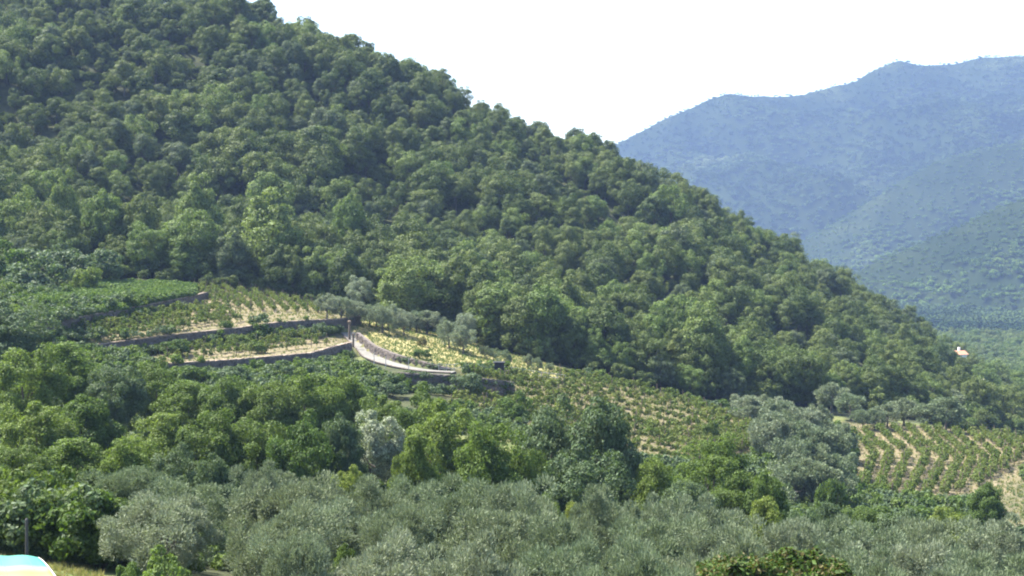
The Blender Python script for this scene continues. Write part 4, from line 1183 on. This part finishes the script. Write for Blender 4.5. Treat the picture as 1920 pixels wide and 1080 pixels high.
# ------------------------------------------------------------------ striped awning at the bottom left
def awning():
    Y = 37.0
    x0, z0 = PX(-70, Y), PZ(1041, Y)
    root = bpy.data.objects.new('awning', None); COL.objects.link(root)
    gz = H(PX(30, Y), Y); root.location = (PX(30, Y), Y, gz); o0 = np.array(root.location)
    tag(root, 'striped fabric awning in turquoise, white and yellow over the lawn', 'awning')
    m, nt, out = new_mat('awning_stripes')
    pb = N(nt, "ShaderNodeBsdfPrincipled"); pb.inputs['Roughness'].default_value = .7
    uv = N(nt, "ShaderNodeAttribute"); uv.attribute_name = 'stripe'
    cr = N(nt, "ShaderNodeValToRGB"); e = cr.color_ramp.elements
    cols = [(0.0, (0.07, 0.34, 0.26)), (0.22, (0.08, 0.36, 0.29)), (0.30, (0.34, 0.36, 0.30)), (0.42, (0.38, 0.30, 0.10)), (0.54, (0.40, 0.33, 0.13)), (0.62, (0.42, 0.41, 0.38)), (0.80, (0.40, 0.29, 0.09)), (1.0, (.4, .37, .3))]
    e[0].position = 0; e[0].color = (*cols[0][1], 1); e[1].position = 1; e[1].color = (*cols[-1][1], 1)
    for p_, c_ in cols[1:-1]:
        q_ = e.new(p_); q_.color = (*c_, 1)
    nt.links.new(uv.outputs['Fac'], cr.inputs[0]); nt.links.new(cr.outputs[0], pb.inputs['Base Color'])
    tr = N(nt, "ShaderNodeBsdfTranslucent"); nt.links.new(cr.outputs[0], tr.inputs[0])
    mx = N(nt, "ShaderNodeMixShader"); mx.inputs[0].default_value = .35
    nt.links.new(pb.outputs[0], mx.inputs[1]); nt.links.new(tr.outputs[0], mx.inputs[2]); nt.links.new(mx.outputs[0], out.inputs[0])
    # the sheet slopes down towards the viewer, its right end is cut at a slant
    nu, nv = 26, 16; V = []; st = []
    for j in range(nv + 1):
        v = j / nv; yy = Y - 1.3 * v
        for i in range(nu + 1):
            u = i / nu
            xr_ = PX(62 + 78 * v ** .8, Y)
            xx = x0 - 1.5 + (xr_ - x0 + 1.5) * u
            zz = z0 - 0.62 * v - 0.04 * math.sin(u * math.pi) * math.sin(v * math.pi) + 0.02 * math.sin(u * 23 + v * 5) - 0.05 * u ** 6
            V.append([xx - o0[0], yy - o0[1], zz - o0[2]]); st.append(v + 0.04 * math.sin(u * 6))
    F = [[j * (nu + 1) + i, j * (nu + 1) + i + 1, (j + 1) * (nu + 1) + i + 1, (j + 1) * (nu + 1) + i] for j in range(nv) for i in range(nu)]
    me = mesh_from('fabric', V, F, [m], True)
    a = me.attributes.new('stripe', 'FLOAT', 'POINT'); a.data.foreach_set('value', np.clip(st, 0, 1).astype(np.float32))
    s = obj('fabric', me, root); sd = s.modifiers.new('thick', 'SOLIDIFY'); sd.thickness = 0.015
    g = Geo()
    V = np.array(V)
    g.tube(V[:nu + 1] + [0, 0, -.045], .025, 6); obj('frame_bar', g.mesh('frame_bar', [M['steel']]), root)
    for iu in range(3, nu, 5):
        g = Geo(); g.tube(np.array([V[j * (nu + 1) + iu] for j in range(nv + 1)]) + [0, 0, .012], .008, 4); obj('seam', g.mesh('seam', [M['dark_metal']]), root)
    g = Geo(); g.tube(np.array([V[j * (nu + 1) + nu] for j in range(nv + 1)]), .022, 5); obj('edge_rope', g.mesh('edge_rope', [M['steel']]), root)
    for ix in (0, nu - 2):
        g = Geo(); p = V[nu + 1 + ix] ; g.tube([[p[0], p[1], -.2], [p[0], p[1], p[2] - .05]], .03, 6); obj('leg', g.mesh('leg', [M['steel']]), root)
awning()
g = Geo()
px_, Y_ = 40, 37.6
x_ = PX(px_, Y_); gz = H(x_, Y_)
root = bpy.data.objects.new('metal_pole', None); COL.objects.link(root); root.location = (x_, Y_, gz)
tag(root, 'thin dark pole rising behind the striped awning', 'pole')
ht = PZ(975, Y_) - gz
g.tube([[0, 0, -.3], [0, 0, ht * .5], [0.02, 0, ht]], [.05, .045, .04], 8); obj('shaft', g.mesh('shaft', [M['dark_metal']], True), root)
g = Geo(); g.tube([[0.02, 0, ht + .004], [0.02, 0, ht + .05]], [.05, .02], 8); obj('cap', g.mesh('cap', [M['dark_metal']]), root)
# dirt track beside the lawn
tr_ = []
for a, Y in ((-160, 39.6), (0, 39.8), (50, 39.5), (90, 38.9), (120, 38), (140, 36.8)):
    x = PX(a, Y); tr_ += [[x, Y + .4], [x, Y - .4]]
tr_ = np.array(tr_); tz = Hs(tr_[:, 0], tr_[:, 1]) + .06
tag(obj('dirt_track', mesh_from('dirt_track', np.concatenate([tr_, tz[:, None]], 1), [[2 * i, 2 * i + 1, 2 * i + 3, 2 * i + 2] for i in range(5)], [plain_mat('track_soil', (.17, .135, .115), (.26, .21, .18), 3, bump=.03)])), kind='structure')

# ------------------------------------------------------------------ little houses in the valley
def house(spot, w, d, h, wall, label, rz=0.2):
    x, Y = spot; zg = H(x, Y)
    root = bpy.data.objects.new('farmhouse', None); COL.objects.link(root); root.location = (x, Y, zg); root.rotation_euler = (0, 0, rz)
    tag(root, label, 'house')
    hh = h
    g = Geo(); g.box((0, 0, hh / 2 - .5), (w, d, hh + 1)); obj('wall', g.mesh('wall', [M[wall]]), root)
    e = .4; V = [[-w / 2 - e, -d / 2 - e, hh], [w / 2 + e, -d / 2 - e, hh], [w / 2 + e, d / 2 + e, hh], [-w / 2 - e, d / 2 + e, hh], [-w / 2 - e, 0, hh + d * .25], [w / 2 + e, 0, hh + d * .25]]
    V = np.array(V) + [0, 0, .004]
    rf = obj('roof', mesh_from('roof', V, [np.array([[0, 1, 5, 4], [2, 3, 4, 5], [3, 2, 1, 0]]), np.array([[0, 4, 3], [1, 2, 5]])], [M['rooftile']]), root)
    g = Geo(); g.box((w * .25, .6, hh + d * .25 + .25), (.6, .6, 1.2)); obj('chimney', g.mesh('chimney', [M[wall]]), rf)
    for k in range(3):
        g = Geo(); g.box((-w / 3 + k * w / 3, -d / 2 - .02, hh - 1.6), (.9, .08, 1.2)); obj('window', g.mesh('window', [M['shutter']]), root)
house(HOUSE_A, 4.5, 4, 5.0, 'white_wall', 'tiny white house among trees on the end of the ridge')
house(HOUSE_B, 4.6, 3.8, 5.6, 'plaster', 'small pale hut with tiled roof right of the ridge foot')

# ------------------------------------------------------------------ the air
m, nt, out = new_mat('haze_air')
pv = N(nt, "ShaderNodeVolumePrincipled")
pv.inputs['Color'].default_value = (0.42, 0.60, 1.0, 1)
pv.inputs['Density'].default_value = 0.000108
pv.inputs['Anisotropy'].default_value = 0.0
nt.links.new(pv.outputs[0], out.inputs['Volume'])
g = Geo(); g.box((0, 1550, 230), (7000, 3800, 632))
hz = obj('haze', g.mesh('haze', [m])); hz['kind'] = 'stuff'; hz['label'] = 'pale blue summer haze in the valley air'; hz['category'] = 'haze'
